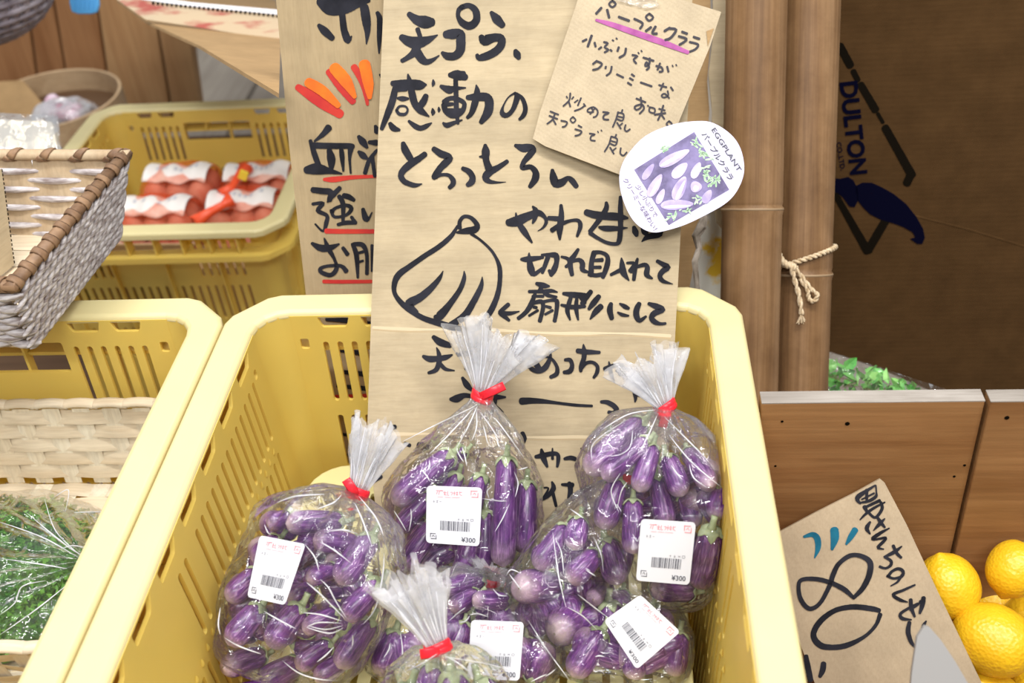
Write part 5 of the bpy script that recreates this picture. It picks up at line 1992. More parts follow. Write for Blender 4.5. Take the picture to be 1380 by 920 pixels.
def eggplant(A, B, r, label, group, bend=0.0, calyx=True):
    """A blossom end, B stem end of the fruit body (world), r max radius"""
    A, B = bring_in(A, r * 0.9), bring_in(B, r * 0.9)
    ax = (B - A)
    L = ax.length
    ax.normalize()
    a, b = frame(ax, Vector((0.2, 0.3, 1)))
    rot = Matrix((a, b, ax)).transposed()
    if rot.determinant() < 0:
        b = -b
        rot = Matrix((a, b, ax)).transposed()
    mid = (A + B) / 2
    root = thing('eggplant', label, 'eggplant', (mid.x, mid.y, min(A.z, B.z) - r), group=group)
    rings, ns = 20, 20
    v, f = [], []
    for i in range(rings + 1):
        s = i / rings
        e = s * L
        # fat near the blossom end, tapering to the shoulder
        cap = min(1.0, math.sqrt(max(0.0, 1 - (1 - min(e / (r * 1.15), 1)) ** 2)))
        tp = 1.0 - 0.20 * max(0, (s - 0.40) / 0.60) ** 1.3
        end = min(1.0, math.sqrt(max(0.0, 1 - (1 - min((L - e) / (r * 0.75), 1)) ** 2)))
        rr = r * cap * tp * (0.25 + 0.75 * end)
        bo = b * (bend * L * math.sin(math.pi * s))
        for k in range(ns):
            t = 2 * math.pi * k / ns
            w_ = 1 + 0.025 * math.cos(3 * t + r * 900)
            v.append(A + ax * e + bo + (a * math.cos(t) + b * math.sin(t)) * (rr * w_))
    for i in range(rings):
        for k in range(ns):
            k2 = (k + 1) % ns
            f.append((i * ns + k, i * ns + k2, (i + 1) * ns + k2, (i + 1) * ns + k))
    f.append(tuple(range(ns))[::-1])
    f.append(tuple(rings * ns + k for k in range(ns)))
    mk('body', v, f, M['eggplant'], root, smooth=True, rot=rot)
    if calyx:
        big = 'green' in label or 'centre bag' in label
        # cap with pointed lobes
        v, f = [], []
        nk = 25
        nrg = 6
        for j in range(nrg):
            q = j / (nrg - 1)
            for k in range(nk):
                t = 2 * math.pi * k / nk
                lobe = 0.5 + 0.5 * math.cos(5 * t)
                ext = (0.16 + (0.55 if big else 0.34) * lobe ** 1.5) * r * 1.25 * q
                s = 1 - ext / L
                tp = 1.0 - 0.20 * max(0, (s - 0.40) / 0.60) ** 1.3
                end = min(1.0, math.sqrt(max(0.0, 1 - (1 - min(ext / (r * 0.75), 1)) ** 2)))
                rr = r * tp * (0.25 + 0.75 * end) + 0.0006
                v.append(A + ax * (L - ext + 0.0006) + (a * math.cos(t) + b * math.sin(t)) * rr)
        for j in range(nrg - 1):
            for k in range(nk):
                k2 = (k + 1) % nk
                f.append((j * nk + k, (j + 1) * nk + k, (j + 1) * nk + k2, j * nk + k2))
        mk('calyx', v, f, M['calyx'], root, smooth=True, solid=0.0007)
        v, f = tube([B - ax * 0.001, B + ax * r * 0.35, B + ax * r * 0.7 + b * r * 0.15, B + ax * r * 0.95 + b * r * 0.25], [r * 0.42, r * 0.24, r * 0.22, r * 0.25], 9)
        mk('stem', v, f, M['calyx'], root, smooth=True)
    pts = []
    for i in range(7):
        s = i / 6
        for k in range(8):
            t = 2 * math.pi * k / 8
            rr = r * (0.55 if i in (0, 6) else 1.0)
            pts.append(A + ax * (s * L) + (a * math.cos(t) + b * math.sin(t)) * rr)
    return pts


def bag(label, neck, ruffle_to, pts, neck_d, seed, neck_r=0.0055, flare=0.03, nopen=7, taut=0.75, squash=0.45, tie_turn=0.0, tie_len=0.012):
    rr = random.Random(seed)
    P = np.array([tuple(p) for p in pts])
    N = atd(neck[0], neck[1], neck_d)
    cen = Vector(P.mean(0).tolist())
    ax = (cen - N).normalized()
    e1, e2 = frame(ax, CAMBACK)
    h = (P - np.array(tuple(N))) @ np.array(tuple(ax))
    x = (P - np.array(tuple(N))) @ np.array(tuple(e1))
    y = (P - np.array(tuple(N))) @ np.array(tuple(e2))
    H = h.max() + 0.004
    nr, nt = 70, 120
    hs = np.linspace(0, H, nr)
    th = np.linspace(0, 2 * np.pi, nt, endpoint=False)
    Rr = np.zeros((nr, nt))
    rho = np.hypot(x, y)
    phi = np.arctan2(y, x)
    for i, hh in enumerate(hs):
        wgt = np.sqrt(np.clip(1 - ((h - hh) / 0.026) ** 2, 0, None))
        c = np.clip(np.cos(phi[None, :] - th[:, None]), 0, None) ** 1.5
        Rr[i] = ((rho * wgt)[None, :] * c).max(1)
    Rr += 0.0022
    # taut film: concave envelope along each meridian
    for j in range(nt):
        col = Rr[:, j].copy()
        col[0] = neck_r
        col[-1] = min(col[-1], 0.012)
        hull = [0]
        for i in range(1, nr):
            while len(hull) >= 2:
                a_, b_ = hull[-2], hull[-1]
                if (col[b_] - col[a_]) * (i - a_) <= (col[i] - col[a_]) * (b_ - a_):
                    hull.pop()
                else:
                    break
            hull.append(i)
        env = np.interp(np.arange(nr), hull, col[hull])
        Rr[:, j] = np.maximum(col, taut * env + (1 - taut) * col)
        Rr[0, j] = neck_r
    for it in range(3):
        Rr[1:-1] = (Rr[:-2] + 2 * Rr[1:-1] + Rr[2:]) / 4
        Rr = (np.roll(Rr, 1, 1) + 2 * Rr + np.roll(Rr, -1, 1)) / 4
    v = []
    ph = [rr.uniform(0, 6.28) for _ in range(6)]
    for i in range(nr):
        s = hs[i]
        closing = 1.0 if i < nr - 5 else [0.97, 0.9, 0.75, 0.5, 0.0][i - (nr - 5)]
        for j in range(nt):
            t = th[j]
            r = Rr[i, j] * closing
            pl_ = math.exp(-s / 0.030)
            fold = (math.cos(11 * t + ph[0] + 1.5 * math.sin(2 * t + ph[1])) * 0.6 + math.cos(19 * t + ph[2] + s * 30) * 0.4)
            r *= 1 + 0.20 * pl_ * fold
            p0 = N + ax * s + (e1 * math.cos(t) + e2 * math.sin(t)) * r
            q = p0 * 34 + Vector((seed, 0, 0))
            n1 = 1 - abs(noise.noise(q)) * 3.2
            n2 = 1 - abs(noise.noise(q * 2.3)) * 3.0
            n3 = noise.noise(p0 * 16 + Vector((0, seed, 0)))
            amp = 0.0014 * max(0, n1) ** 2 + 0.0007 * max(0, n2) ** 2 + 0.0014 * n3
            amp *= min(1, s / 0.02)
            v.append(p0 + (e1 * math.cos(t) + e2 * math.sin(t)) * (amp * closing))
    for p in v:
        d = -p.z * 0.0533
        p.x = min(max(p.x, 0.0262 + d), 0.3458 - d)
        p.z = max(p.z, -0.1342)
        q = (p - PS.p0).dot(NS)
        if q < 0.0012:
            p += NS * (0.0012 - q)
    f = []
    for i in range(nr - 1):
        for j in range(nt):
            j2 = (j + 1) % nt
            f.append((i * nt + j, i * nt + j2, (i + 1) * nt + j2, (i + 1) * nt + j))
    zmin = min(p.z for p in v)
    root = thing('eggplant_bag', label, 'bag', (cen.x, cen.y, zmin), group='clear bags of small eggplants in the front crate')
    mk('film', v, f, M['film'], root, smooth=True)
    bv = BVHTree.FromPolygons(v, f)
    k_ = int(nr * 0.24)
    nv = []
    for i in range(k_):
        for j in range(nt):
            p = v[i * nt + j]
            c_ = N + ax * hs[i]
            nv.append(c_ + (p - c_) * (0.975 + 0.02 * math.sin(23 * th[j])))
    nf = [q for q in f if max(q) < k_ * nt and (q[0] // nt) < k_ - 2 - int(abs(noise.noise((q[0] % nt * 0.35, seed, 0))) * k_ * 1.1)]
    mk('gathered_neck', nv, nf, M['neckfilm'], root, smooth=True)
    # gathered ruffle above the tie
    T = atd(ruffle_to[0], ruffle_to[1], neck_d - 0.004)
    ux = (T - N)
    Lr = ux.length
    ux.normalize()
    g1, g2 = frame(ux, CAMBACK)       # g1 sideways in view
    for lay in range(2):
        nl, na = 26, 220
        vv = []
        p2 = [rr.uniform(0, 6.28) for _ in range(8)]
        for i in range(nl):
            q = i / (nl - 1)
            for j in range(na):
                t = 2 * math.pi * j / na
                open_ = neck_r * 0.9 + flare * (q ** 1.15) * (0.75 if lay else 1.0)
                fo = 0.55 * math.cos(nopen * t + p2[0] + 1.2 * math.sin(t + p2[1])) + 0.35 * math.cos((nopen * 2 + 3) * t + p2[2] + q * 1.5) + 0.22 * math.cos((nopen * 5 + 1) * t + p2[3]) + 0.16 * math.cos((nopen * 9 + 2) * t + p2[6] + q)
                r = open_ * (1 + 0.55 * fo * min(1, 0.35 + q))
                top = 1 + 0.16 * math.cos(3 * t + p2[4]) + 0.10 * math.cos(7 * t + p2[5]) + 0.05 * math.cos(17 * t)
                pos = N + ux * (Lr * q * (top if q > 0 else 1)) + g1 * (r * math.cos(t)) + g2 * (r * squash * math.sin(t))
                nn = noise.noise(pos * 90 + Vector((seed + lay, 0, 0)))
                pos += (g1 * math.cos(t) + g2 * math.sin(t)) * nn * 0.0012 * q
                vv.append(pos)
        ff = []
        for i in range(nl - 1):
            for j in range(na):
                j2 = (j + 1) % na
                ff.append((i * na + j, i * na + j2, (i + 1) * na + j2, (i + 1) * na + j))
        mk('gathered_top', vv, ff, M['ruffle'], root, smooth=True)
        for k in range(9):
            j = int((0.06 + 0.88 * k / 8 + rr.uniform(-.03, .03)) * na / 2) % na
            i1 = rr.randint(12, nl - 1)
            pth = [vv[i * na + j] + g2 * 0.0006 for i in range(2, i1)]
            if g2.dot(CAMBACK) < 0:
                pth = [p - g2 * 0.0012 for p in pth]
            if len(pth) > 3:
                m_ = len(pth)
                v3, f3 = tube(pth, [0.00050 * (0.3 + 0.7 * math.sin(math.pi * min(max(i / (m_ - 1), .02), .98))) for i in range(m_)], 5, True)
                mk('film_fold_glint', v3, f3, M['crease'], root, smooth=True)
    # red tape tie
    pts_, rad = [], []
    for j in range(41):
        t = 2 * math.pi * j / 20 * 1.0
        e = (j / 40 - 0.5) * 0.005
        tw = ux if True else ax
        pts_.append(N + tw * (e + 0.0016 * math.sin(t + tie_turn)) + g1 * ((neck_r * 1.28) * math.cos(t)) + g2 * ((neck_r * 1.15) * math.sin(t)))
    v2, f2 = tube(pts_, 0.0023, 8, True, ups=[((g1 * math.cos(2 * math.pi * j / 20)) + g2 * math.sin(2 * math.pi * j / 20)) for j in range(41)], flat=0.35)
    tie = mk('tape_tie', v2, f2, M['tie'], root, smooth=True)
    s0 = N + g2 * (neck_r * 1.2)
    dr = (g1 * math.cos(tie_turn) + ux * math.sin(tie_turn)).normalized()
    v2, f2 = tube([s0 - dr * 0.001, s0 + dr * tie_len * 0.5 + g2 * 0.0005, s0 + dr * tie_len + g2 * 0.001], 0.0030, 8, True, ups=[g2] * 3, flat=0.15)
    mk('tie_tail', v2, f2, M['tie'], tie, smooth=True)
    return root, bv


def tag(corners, bv, dflt, label, rootbag, lift=0.0014):
    """price sticker: corners px TL, TR, BR, BL"""
    # local frame: find plane through hull hits
    ds = []
    hits = []
    cx_, cy_ = sum(c[0] for c in corners) / 4, sum(c[1] for c in corners) / 4
    for a in np.linspace(0.02, 0.98, 6):
        for b in np.linspace(0.02, 0.98, 6):
            p = (np.array(corners[0]) * (1 - a) + np.array(corners[1]) * a) * (1 - b) + (np.array(corners[3]) * (1 - a) + np.array(corners[2]) * a) * b
            h = bv.ray_cast(CV, ray(*p).normalized())
            if h[0] is not None:
                hits.append(h[0])
    pl_n = CAMBACK.copy()
    if len(hits) > 8:
        H_ = np.array([tuple(h) for h in hits])
        c = H_.mean(0)
        _, _, vt = np.linalg.svd(H_ - c)
        n_ = Vector(vt[2].tolist())
        if n_.dot(CAMBACK) < 0:
            n_ = -n_
        pl_n = (n_ * 0.6 + CAMBACK * 0.6).normalized()
        off = max((Vector(h) - Vector(c.tolist())).dot(pl_n) for h in hits)
        pl = Plane(Vector(c.tolist()) + pl_n * (off + lift), pl_n)
    else:
        pl = Plane(atd(cx_, cy_, dflt), pl_n)
    C_ = [np.array(c, float) for c in corners]
    wpx = np.hypot(*(C_[1] - C_[0]))
    hpx = np.hypot(*(C_[3] - C_[0]))

    def q(x, y):      # x,y in 0..1 (y down)
        p = (C_[0] * (1 - x) + C_[1] * x) * (1 - y) + (C_[3] * (1 - x) + C_[2] * x) * y
        return float(p[0]), float(p[1])
    rc = 0.07
    out = []
    for p in rrect(0, 0, 1, 1, rc, 4):
        out.append(pl.at(*q(*p)))
    c3 = pl.at(cx_, cy_)
    t = thing('price_tag', label, 'price tag', tuple(c3), group='white price tags on the eggplant bags')
    v, f = slab(out, pl.n, 0.0004)
    mk('sticker', v, f, M['tag'], t)
    # bar code
    g = G()
    rr = random.Random(77)
    x = 0.26
    while x < 0.80:
        w_ = rr.choice([0.006, 0.006, 0.012, 0.02])
        vv, ff = slab([pl.at(*q(*p), 0.0002) for p in ((x, 0.60), (x + w_, 0.60), (x + w_, 0.765), (x, 0.765))], pl.n, 0.00005)
        g.add(vv, ff)
        x += w_ + rr.choice([0.008, 0.012, 0.018])
    g.mk('bar_code', M['dark_print'], t)
    # small printed marks
    g = G()

    def qs(data, w_, gm):
        for s_ in data.split(';'):
            pts = [tuple(float(z) for z in k.split(',')) for k in s_.split()]
            stroke(gm, [(*q(a / 100, b / 100), w_) for a, b in pts], pl, 0.00025)
    g2 = G()
    qs("17,8 30,8 24,8 22,15;20,9 18,14;30,11 36,11;33,8 33,15;31,14 36,15;38,8 38,15 41,15;43,10 47,10 45,15;50,8 50,15;48,11 52,11;55,8 55,15;53,10 57,10;53,13 57,13;60,8 60,13 64,15;59,10 64,9", 0.6, g2)
    qs("20,19 30,19;33,19 44,19;46,19 60,19", 0.45, g2)
    g2.mk('pink_writing', M['pink_print'], t)
    g3 = G()
    # round arrow mark, pink, top right
    for (bx, by, gm, sc) in ((0.865, 0.115, g3, 1.0), (0.135, 0.875, g, 0.85)):
        dx_, dy_ = 0.062 * sc, 0.052 * sc
        ring = [(bx - dx_, by + dy_ * .4), (bx - dx_, by - dy_), (bx + dx_ * .8, by - dy_)], [(bx + dx_, by - dy_ * .4), (bx + dx_, by + dy_), (bx - dx_ * .8, by + dy_)]
        for r_ in ring:
            stroke(gm, [(*q(*p), 0.8) for p in (r_[0], r_[1], r_[1], r_[2])], pl, 0.00025)
        stroke(gm, [(*q(bx - dx_ * .4, by + dy_ * .2), .7), (*q(bx, by - dy_ * .4), .7), (*q(bx + dx_ * .4, by + dy_ * .3), .7)], pl, 0.00025)
    g3.mk('recycle_mark', M['pink_print'], t)
    g.mk('recycle_mark', M['dark_print'], t)
    g = G()
    qs("58,56 61,56;59.5,54.5 59.5,58;66,56 69,56;67.5,54.5 67.5,58;66,57.8 69,57.8;74,55 78,57;74,57 78,55;82,54.5 86,54.5 86,58 82,58 82,54.5", 0.55, g)
    qs("12,27 15,27;13.5,25 13.5,29;18,25.5 21,25.5;18,28.5 21,28.5;19.5,25 19.5,29;24,27 27,27", 0.5, g)
    g.mk('small_writing', M['grey_print'], t)
    text('¥300', q(0.66, 0.945), q(0.92, 0.945), hpx * 0.085, pl, M['dark_print'], t, off=0.0003, bold=0.012)
    return t


def cluster(crop, lst, D0, group, pre):
    ox, oy, sc = crop
    pts = []
    for e in lst:
        (ax, ay), (bx, by), rp, d, db, desc = e[:6]
        bx, by = bx + (bx - ax) * 0.10, by + (by - ay) * 0.10
        rp *= 1.06
        db -= 0.004 if ('green' in desc or 'centre bag' in desc) else 0.011
        A = atd(ox + ax / sc, oy + ay / sc, D0 - d)
        B = atd(ox + bx / sc, oy + by / sc, D0 - d - db)
        r = rp / sc / FPX * (D0 - d)
        # keep the ends inside the silhouette
        axv = (B - A).normalized()
        pts += eggplant(A, B, r, desc, group, bend=e[6] if len(e) > 6 else 0.02)
    # deeper layers glimpsed between the front ones
    if len(lst) > 6:
        rr = random.Random(len(lst) * 7 + int(ox))
        xs = [ox + e[0][0] / sc for e in lst] + [ox + e[1][0] / sc for e in lst]
        ys = [oy + e[0][1] / sc for e in lst] + [oy + e[1][1] / sc for e in lst]
        mids = [((xs[i] + xs[i + len(lst)]) / 2, (ys[i] + ys[i + len(lst)]) / 2) for i in range(len(lst))]
        cx_, cy_ = sum(xs) / len(xs), sum(ys) / len(ys)
        k = 0
        for (mx, my) in mids + [((a[0] + b[0]) / 2, (a[1] + b[1]) / 2) for a, b in zip(mids, mids[1:] + mids[:1])]:
            mx, my = cx_ + (mx - cx_) * 0.90 + rr.uniform(-6, 6), cy_ + (my - cy_) * 0.88 + rr.uniform(-6, 6)
            an = rr.uniform(0, 6.28)
            lay = 0.020 + 0.010 * (k % 2)
            A = atd(mx - 27 * math.cos(an), my - 27 * math.sin(an), D0 + lay)
            B = atd(mx + 27 * math.cos(an), my + 27 * math.sin(an), D0 + lay + rr.uniform(-.006, .006))
            if min(A.z, B.z) < -0.120:
                up = -0.120 - min(A.z, B.z)
                rd = (CV - A).normalized()
                A, B = A + rd * (up / rd.z), B + rd * (up / rd.z)
            pts += eggplant(A, B, 0.0090, 'small eggplant deep inside, glimpsed between the front ones of %s' % group.split(' in ')[1], group, 0.02, calyx=(k % 3 == 0))
            k += 1
    return pts


def dz(u, v_, z):
    return depth(onz(u, v_, z))


# ---- bag 2 (centre, leaning on the sign)
D2 = depth(PS.at(640, 690)) - 0.040
L2_ = [((110, 455), (395, 215), 60, .016, 0, 'long eggplant along the upper left edge of the centre bag'),
       ((135, 600), (290, 420), 52, .004, 0, 'eggplant under the upper left one in the centre bag'),
       ((160, 800), (330, 560), 58, .014, 0, 'dark eggplant slanting left of the price tag in the centre bag'),
       ((260, 800), (400, 660), 50, -.006, -.004, 'dark eggplant at the lower left bottom of the centre bag'),
       ((465, 835), (520, 600), 52, .022, 0, 'eggplant poking out below the price tag in the centre bag'),
       ((680, 785), (700, 265), 62, .024, 0, 'tall upright eggplant with green cap, right of the tag in the centre bag'),
       ((795, 720), (805, 370), 58, .010, 0, 'dark upright eggplant at the right edge of the centre bag'),
       ((575, 820), (590, 520), 54, .002, 0, 'pale eggplant behind the tall upright one in the centre bag'),
       ((480, 600), (565, 330), 54, .006, 0, 'eggplant with big green cap behind the tag in the centre bag'),
       ((330, 540), (440, 320), 50, .002, 0, 'eggplant behind the tag upper left corner in the centre bag'),
       ((250, 330), (470, 190), 42, -.004, 0, 'small pale eggplant near the top of the centre bag'),
       ((420, 780), (640, 700), 50, -.020, 0, 'hidden dark eggplant deep in the bottom of the centre bag')]
g2_ = 'small striped eggplants in the centre bag'
p2_ = cluster((500, 560, 3.835), L2_, D2, g2_, '')
bag2, bv2 = bag('clear bag of eggplants in the centre, leaning on the sign, its top fanned out', (650, 532), (674, 452), p2_, D2 - 0.002, 2, flare=0.021, nopen=5, tie_turn=2.4, tie_len=0.017)
fold_lines(bv2, bag2, [[(500 + x / 3.835, 560 + y / 3.835) for x, y in l] for l in (
    ((265, 285), (288, 310), (305, 340)), ((205, 480), (208, 530), (195, 600)), ((118, 490), (150, 540), (182, 595)), ((640, 600), (680, 530), (715, 455)), ((612, 430), (600, 390), (625, 365)), ((470, 160), (485, 210), (495, 260)),
    ((580, 50), (592, 95), (602, 145)), ((440, 170), (460, 210), (480, 240)), ((640, 10), (700, 90), (790, 215)), ((540, -50), (350, 40), (160, 135)), ((530, -40), (400, 100), (300, 200)), ((550, -50), (500, 60), (440, 170)),
    ((60, 545), (50, 590), (110, 750)), ((700, 440), (660, 440), (575, 428)), ((760, 280), (790, 272), (810, 265)), ((555, -30), (640, 90), (660, 160)), ((545, -30), (545, 60), (520, 130)), ((740, 290), (760, 350), (745, 420)))], D2 - .03, 1.7)

# ---- bag 3 (right)
D3 = depth(PS.at(870, 700)) - 0.075
L3_ = [((160, 320), (395, 110), 58, .014, 0, 'eggplant at the top left of the right bag, bright and glossy'),
       ((235, 345), (420, 190), 46, .026, 0, 'eggplant lying just below the top left one in the right bag'),
       ((235, 570), (300, 370), 56, .018, 0, 'eggplant at the left middle of the right bag, with a bright tear mark'),
       ((395, 405), (455, 215), 46, .026, 0, 'slim eggplant hanging under the red tie in the right bag'),
       ((372, 680), (372, 460), 48, .026, 0, 'bright purple eggplant left of the tag in the right bag'),
       ((590, 425), (525, 260), 50, .022, 0, 'eggplant with pale end above the tag in the right bag'),
       ((715, 385), (625, 240), 46, .016, 0, 'eggplant at the upper right shoulder of the right bag'),
       ((735, 525), (755, 400), 44, .000, 0, 'small eggplant at the far right edge of the right bag'),
       ((520, 560), (480, 360), 48, .010, 0, 'dark violet eggplant directly above the tag in the right bag'),
       ((650, 560), (600, 430), 46, .004, 0, 'greyish eggplant behind the tag top right corner in the right bag'),
       ((310, 815), (255, 630), 60, .012, 0, 'pale washed-out eggplant at the lower left of the right bag'),
       ((665, 820), (715, 590), 60, .012, 0, 'large eggplant right of the tag in the right bag'),
       ((450, 830), (620, 845), 52, .006, 0, 'brownish eggplant lying flat below the tag in the right bag'),
       ((480, 780), (500, 600), 50, -.006, 0, 'hidden eggplant behind the tag in the right bag')]
g3_ = 'small striped eggplants in the right bag'
p3_ = cluster((740, 540, 3.285), L3_, D3, g3_, '')
bag3, bv3 = bag('clear bag of eggplants at the right, tied in red beside the crate wall', (897, 549), (872, 486), p3_, D3 + 0.004, 3, flare=0.015, nopen=4, tie_turn=-0.9, tie_len=0.012)
fold_lines(bv3, bag3, [[(740 + x / 3.285, 540 + y / 3.285) for x, y in l] for l in (
    ((190, 265), (190, 200), (240, 150), (350, 80)), ((370, 130), (360, 200), (320, 235), (270, 245)), ((530, 150), (630, 270), (760, 380)), ((315, 320), (275, 400), (310, 495)), ((160, 740), (185, 755), (208, 778)), ((540, 285), (565, 320), (592, 350)),
    ((620, 280), (640, 340), (700, 385)), ((345, 360), (320, 400), (300, 480)), ((480, 60), (440, 150), (400, 230)), ((510, 70), (600, 160), (700, 260)), ((195, 600), (230, 680), (240, 760)), ((290, 480), (300, 460), (320, 490)), ((370, 590), (390, 620), (400, 600)), ((470, 40), (350, 60), (230, 130)))], D3 - .03, 1.7)

# ---- bag 4 (below right)
D4 = depth(onz(800, 830, -0.100)) + 0.004
L4_ = [((185, 285), (215, 150), 56, .010, 0, 'eggplant at the top of the lower right bag'),
       ((165, 440), (290, 310), 56, .012, 0, 'eggplant slanting below the top one in the lower right bag'),
       ((10, 380), (140, 190), 52, .006, 0, 'eggplant along the upper left edge of the lower right bag'),
       ((95, 690), (215, 600), 88, .006, -.050, 'round pale eggplant end facing out, centre of the lower right bag'),
       ((-75, 470), (80, 460), 78, .020, -.030, 'whitish eggplant end with a brown dot, left of the lower right bag'),
       ((280, 525), (330, 460), 42, .004, -.030, 'small pale eggplant end beside the turned tag in the lower right bag'),
       ((175, 890), (310, 690), 66, .020, 0, 'striped eggplant slanting at the bottom left of the lower right bag'),
       ((470, 905), (490, 760), 60, .018, 0, 'eggplant below the turned tag in the lower right bag'),
       ((660, 890), (690, 700), 58, .014, 0, 'eggplant at the right bottom of the lower right bag'),
       ((640, 740), (600, 600), 46, -.002, -.01, 'eggplant behind the turned tag right corner in the lower right bag'),
       ((-60, 640), (-20, 540), 52, -.004, 0, 'dull grey-purple eggplant at the left edge of the lower right bag'),
       ((400, 640), (420, 500), 46, -.010, -.01, 'hidden eggplant behind the turned tag in the lower right bag'),
       ((320, 760), (380, 640), 46, -.010, -.01, 'hidden eggplant between the round end and the turned tag')]
g4_ = 'small striped eggplants in the lower right bag'
p4_ = cluster((720, 660, 3.538), L4_, D4, g4_, '')
bag4, bv4 = bag('clear bag of eggplants at the lower right, under the right bag', (838, 640), (848, 618), p4_, D4 + 0.018, 4, flare=0.012, nopen=4, neck_r=0.006)
fold_lines(bv4, bag4, [[(720 + x / 3.538, 660 + y / 3.538) for x, y in l] for l in (
    ((88, 200), (105, 330), (120, 430), (150, 555)), ((100, 230), (130, 300), (140, 400)), ((208, 498), (280, 555), (350, 607)), ((160, 560), (230, 600), (300, 668)), ((245, 380), (268, 395), (290, 410)), ((-30, 620), (60, 760), (170, 910)), ((-120, 400), (-90, 440), (-60, 480)), ((-135, 410), (-110, 380), (-60, 400)),
    ((0, 690), (30, 720), (60, 780)), ((290, 795), (310, 790), (335, 795)), ((170, 90), (200, 110), (235, 135)))], D4 - .03, 1.9)

# ---- bag 1 (left)
D1 = depth(onz(405, 800, -0.068))
L1_ = [((370, 160), (620, 150), 54, .014, 0, 'eggplant lying across the top of the left bag, white end to the left'),
       ((500, 235), (700, 260), 54, .022, 0, 'eggplant with whitish end right of the tag top corner in the left bag'),
       ((620, 450), (770, 240), 66, .030, 0, 'big glossy eggplant at the right middle of the left bag'),
       ((650, 620), (810, 450), 58, .030, 0, 'eggplant with green stem where the folds of the left bag meet'),
       ((470, 430), (600, 380), 46, .018, 0, 'short pale-ended eggplant right of the tag in the left bag'),
       ((285, 170), (380, 130), 46, .000, 0, 'small eggplant at the top left corner of the left bag'),
       ((90, 530), (230, 400), 56, .006, 0, 'dull eggplant at the left edge under the tag of the left bag'),
       ((95, 740), (240, 570), 62, .020, 0, 'striped eggplant at the lower left of the left bag'),
       ((290, 750), (430, 570), 66, .022, 0, 'shiny eggplant slanting below the tag of the left bag'),
       ((450, 670), (600, 590), 46, .018, 0, 'small eggplant at the centre of the left bag, pale tip left'),
       ((620, 850), (765, 640), 58, .020, 0, 'long eggplant at the lower right edge of the left bag'),
       ((420, 850), (570, 740), 50, .004, 0, 'eggplant at the bottom middle of the left bag'),
       ((210, 340), (330, 240), 50, .000, 0, 'eggplant hidden behind the tag of the left bag'),
       ((380, 530), (500, 470), 48, .004, 0, 'eggplant peeking out at the tag lower right in the left bag'),
       ((510, 910), (640, 820), 50, .012, 0, 'eggplant at the very bottom of the left bag'),
       ((560, 330), (700, 380), 46, -.008, 0, 'shaded eggplant deep behind the big glossy one in the left bag')]
g1_ = 'small striped eggplants in the left bag'
p1_ = cluster((280, 660, 3.538), L1_, D1, g1_, '')
bag1, bv1 = bag('clear bag of eggplants at the left, star of folds on its front', (482, 662), (506, 582), p1_, D1 + 0.012, 1, flare=0.009, nopen=4, tie_turn=0.7, tie_len=0.011)
fold_lines(bv1, bag1, [[(280 + x / 3.538, 660 + y / 3.538) for x, y in l] for l in (
    ((465, 262), (510, 320), (530, 385)), ((535, 425), (575, 465), (610, 530), (662, 612)), ((470, 440), (540, 500), (652, 612)), ((455, 585), (540, 595), (640, 625)), ((470, 655), (530, 632), (640, 635)), ((470, 655), (580, 683), (645, 658)),
    ((480, 648), (560, 665), (640, 648)), ((268, 578), (340, 620), (422, 662)), ((80, 705), (150, 745), (255, 782)), ((355, 812), (430, 870), (520, 900), (620, 910)), ((535, 248), (600, 285), (682, 348)), ((400, 160), (430, 145), (452, 122)),
    ((690, 690), (692, 720), (688, 745)), ((700, 60), (740, 150), (780, 260)), ((640, 20), (600, 60), (520, 90)), ((720, 30), (800, 130), (840, 220)), ((270, 165), (285, 200), (300, 215)), ((840, 300), (835, 400), (800, 560), (740, 640)),
    ((560, 200), (640, 190), (720, 210)), ((60, 690), (50, 640), (60, 560)), ((330, 60), (420, 30), (560, 20)), ((520, 820), (560, 790), (600, 750)))], D1 - .03, 2.1)

# ---- bag 6 (lower middle, with tag)
D6 = depth(onz(640, 850, -0.108)) + 0.004
L6_ = [((482, 525), (640, 530), 44, .016, 0, 'eggplant with creamy end and brown dot above the lowest tag'),
       ((375, 570), (500, 500), 44, .008, 0, 'pale-ended eggplant left of the creamy one, lower middle bag'),
       ((330, 480), (520, 430), 46, -.004, 0, 'dark eggplant at the shaded top of the lower middle bag'),
       ((390, 850), (440, 650), 42, .016, 0, 'slim upright eggplant just left of the lowest tag'),
       ((345, 740), (400, 610), 52, .004, 0, 'eggplant right of the red tie at the bottom, lower middle bag'),
       ((740, 860), (740, 720), 48, .012, 0, 'eggplant right of the lowest tag with pale end down'),
       ((850, 880), (800, 760), 44, .004, 0, 'dark eggplant at the right edge of the lower middle bag'),
       ((560, 900), (600, 700), 60, -.002, 0, 'eggplant hidden behind the lowest tag'),
       ((700, 640), (560, 620), 50, -.010, 0, 'dark eggplant deep behind the lowest tag top edge'),
       ((40, 890), (110, 690), 62, .014, 0, 'glossy dark eggplant between the left bag and the bottom red tie'),
       ((190, 790), (240, 640), 50, .004, 0, 'dark eggplant behind the white gathered film at the bottom')]
g6_ = 'small striped eggplants in the lower middle bag'
p6_ = cluster((500, 660, 3.537), L6_, D6, g6_, '')
bag6, bv6 = bag('clear bag of eggplants in the lower middle, mostly under its neighbours', (660, 778), (664, 768), p6_, D6 + 0.020, 6, flare=0.010, nopen=4, neck_r=0.006)
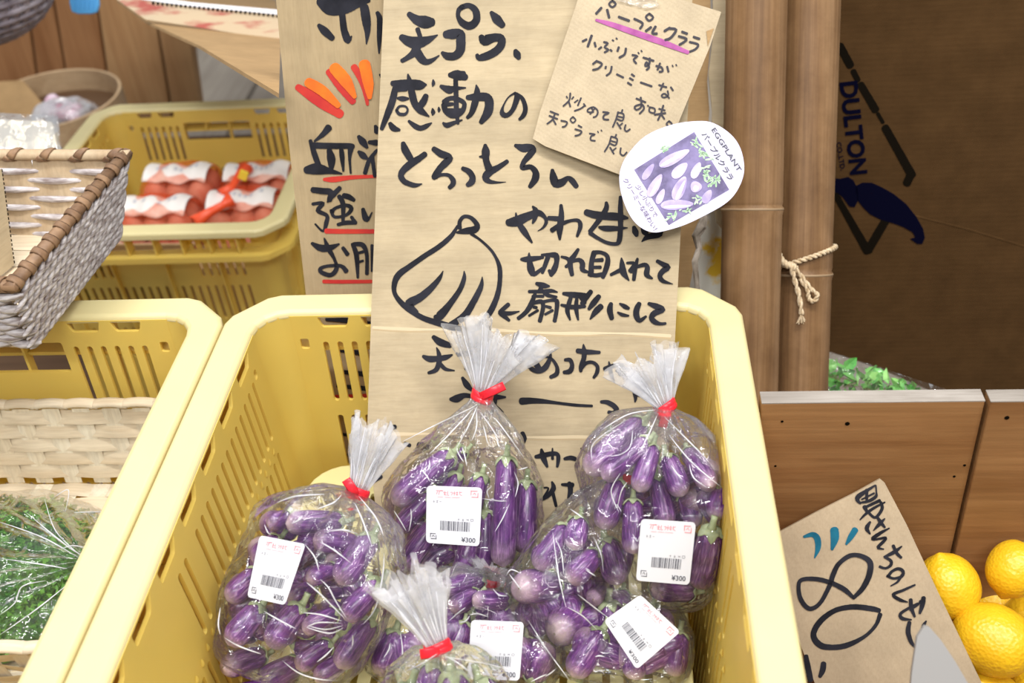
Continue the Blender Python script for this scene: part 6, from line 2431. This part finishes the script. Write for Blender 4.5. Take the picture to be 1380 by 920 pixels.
fold_lines(bv6, bag6, [[(500 + x / 3.537, 660 + y / 3.537) for x, y in l] for l in (
    ((370, 625), (410, 590), (450, 560)), ((470, 595), (510, 590), (560, 605)), ((420, 630), (450, 625), (470, 600)), ((380, 830), (395, 740), (435, 640)), ((340, 485), (370, 468), (405, 462)), ((580, 470), (610, 500), (650, 505)), ((830, 890), (860, 870), (885, 848)),
    ((760, 915), (810, 890), (840, 878)), ((60, 800), (85, 760), (90, 730)), ((130, 880), (150, 780), (140, 680)))], D6 - .02, 1.9)

# ---- bag 5 (bottom centre, neck towards the viewer)
D5 = depth(onz(600, 940, -0.075))
L5_ = [((560, 1010), (585, 905), 22, .006, 0, 'eggplant just below the bottom red tie, mostly out of frame'),
       ((625, 1020), (610, 915), 23, .012, 0, 'eggplant with pale green stem under the bottom white film'),
       ((690, 1010), (650, 925), 22, .004, 0, 'eggplant at the bottom edge under the lowest tag'),
       ((520, 1000), (550, 930), 22, -.004, 0, 'eggplant at the bottom edge left of the bottom bag')]
p5_ = cluster((0, 0, 1.0), L5_, D5, 'small striped eggplants in the bottom bag', '')
bag5, bv5 = bag('clear bag at the bottom centre, red tie and white gathered film pointing up left', (591, 872), (551, 784), p5_, D5 - 0.006, 5, flare=0.0115, nopen=4, tie_turn=0.3, tie_len=0.010)
fold_lines(bv5, bag5, [((545, 905), (570, 893), (590, 880)), ((640, 912), (620, 895), (598, 882)), ((600, 885), (650, 893), (700, 905))], D5 - .02, 1.4)

# ---- eggplants under the left bag
D8 = depth(onz(330, 900, -0.118))
L8_ = [((300, 900), (350, 885), 16, .006, 0, 'dark reddish eggplant end at the bottom left below the left bag'),
       ((345, 925), (400, 895), 18, .006, 0, 'dark eggplant in shade under the left bag, bottom edge'),
       ((300, 950), (360, 930), 18, .006, 0, 'eggplant at the bottom left corner of the eggplant pile')]
cluster((0, 0, 1.0), L8_, D8, 'loose-looking eggplants under the left bag', '')

# ---- price tags
tag([(575, 654), (650, 657), (646, 736), (574, 731)], bv2, D2 - .03, 'price tag on the centre bag, upright, marked 300 yen', bag2)
tag([(864, 699), (938, 704), (929, 788), (857, 782)], bv3, D3 - .03, 'price tag on the right bag, slightly tilted, marked 300 yen', bag3)
tag([(350, 721), (412, 733), (384, 815), (333, 804)], bv1, D1 - .03, 'price tag on the left bag, leaning right, marked 300 yen', bag1)
tag([(862, 800), (917, 851), (857, 903), (813, 836)][0:1] + [(916, 851), (857, 902), (815, 836)], bv4, D4 - .03, 'price tag turned sideways on the lower right bag', bag4) if False else tag([(863, 801), (917, 851), (858, 902), (814, 836)], bv4, D4 - .03, 'price tag turned sideways on the lower right bag', bag4)
tag([(635, 835), (706, 838), (700, 917), (630, 914)], bv6, D6 - .03, 'lowest price tag, bottom centre, partly under gathered film', bag6)
# white wire tails of the tags
for pts, lab, dd in ((((916, 704), (924, 696), (932, 693), (938, 694)), 'thin white tag loop at the right bag tag corner', D3 - .045), (((578, 640), (572, 632), (570, 626)), 'thin white tag thread above the centre tag', D2 - .04)):
    pass
finish_texts()
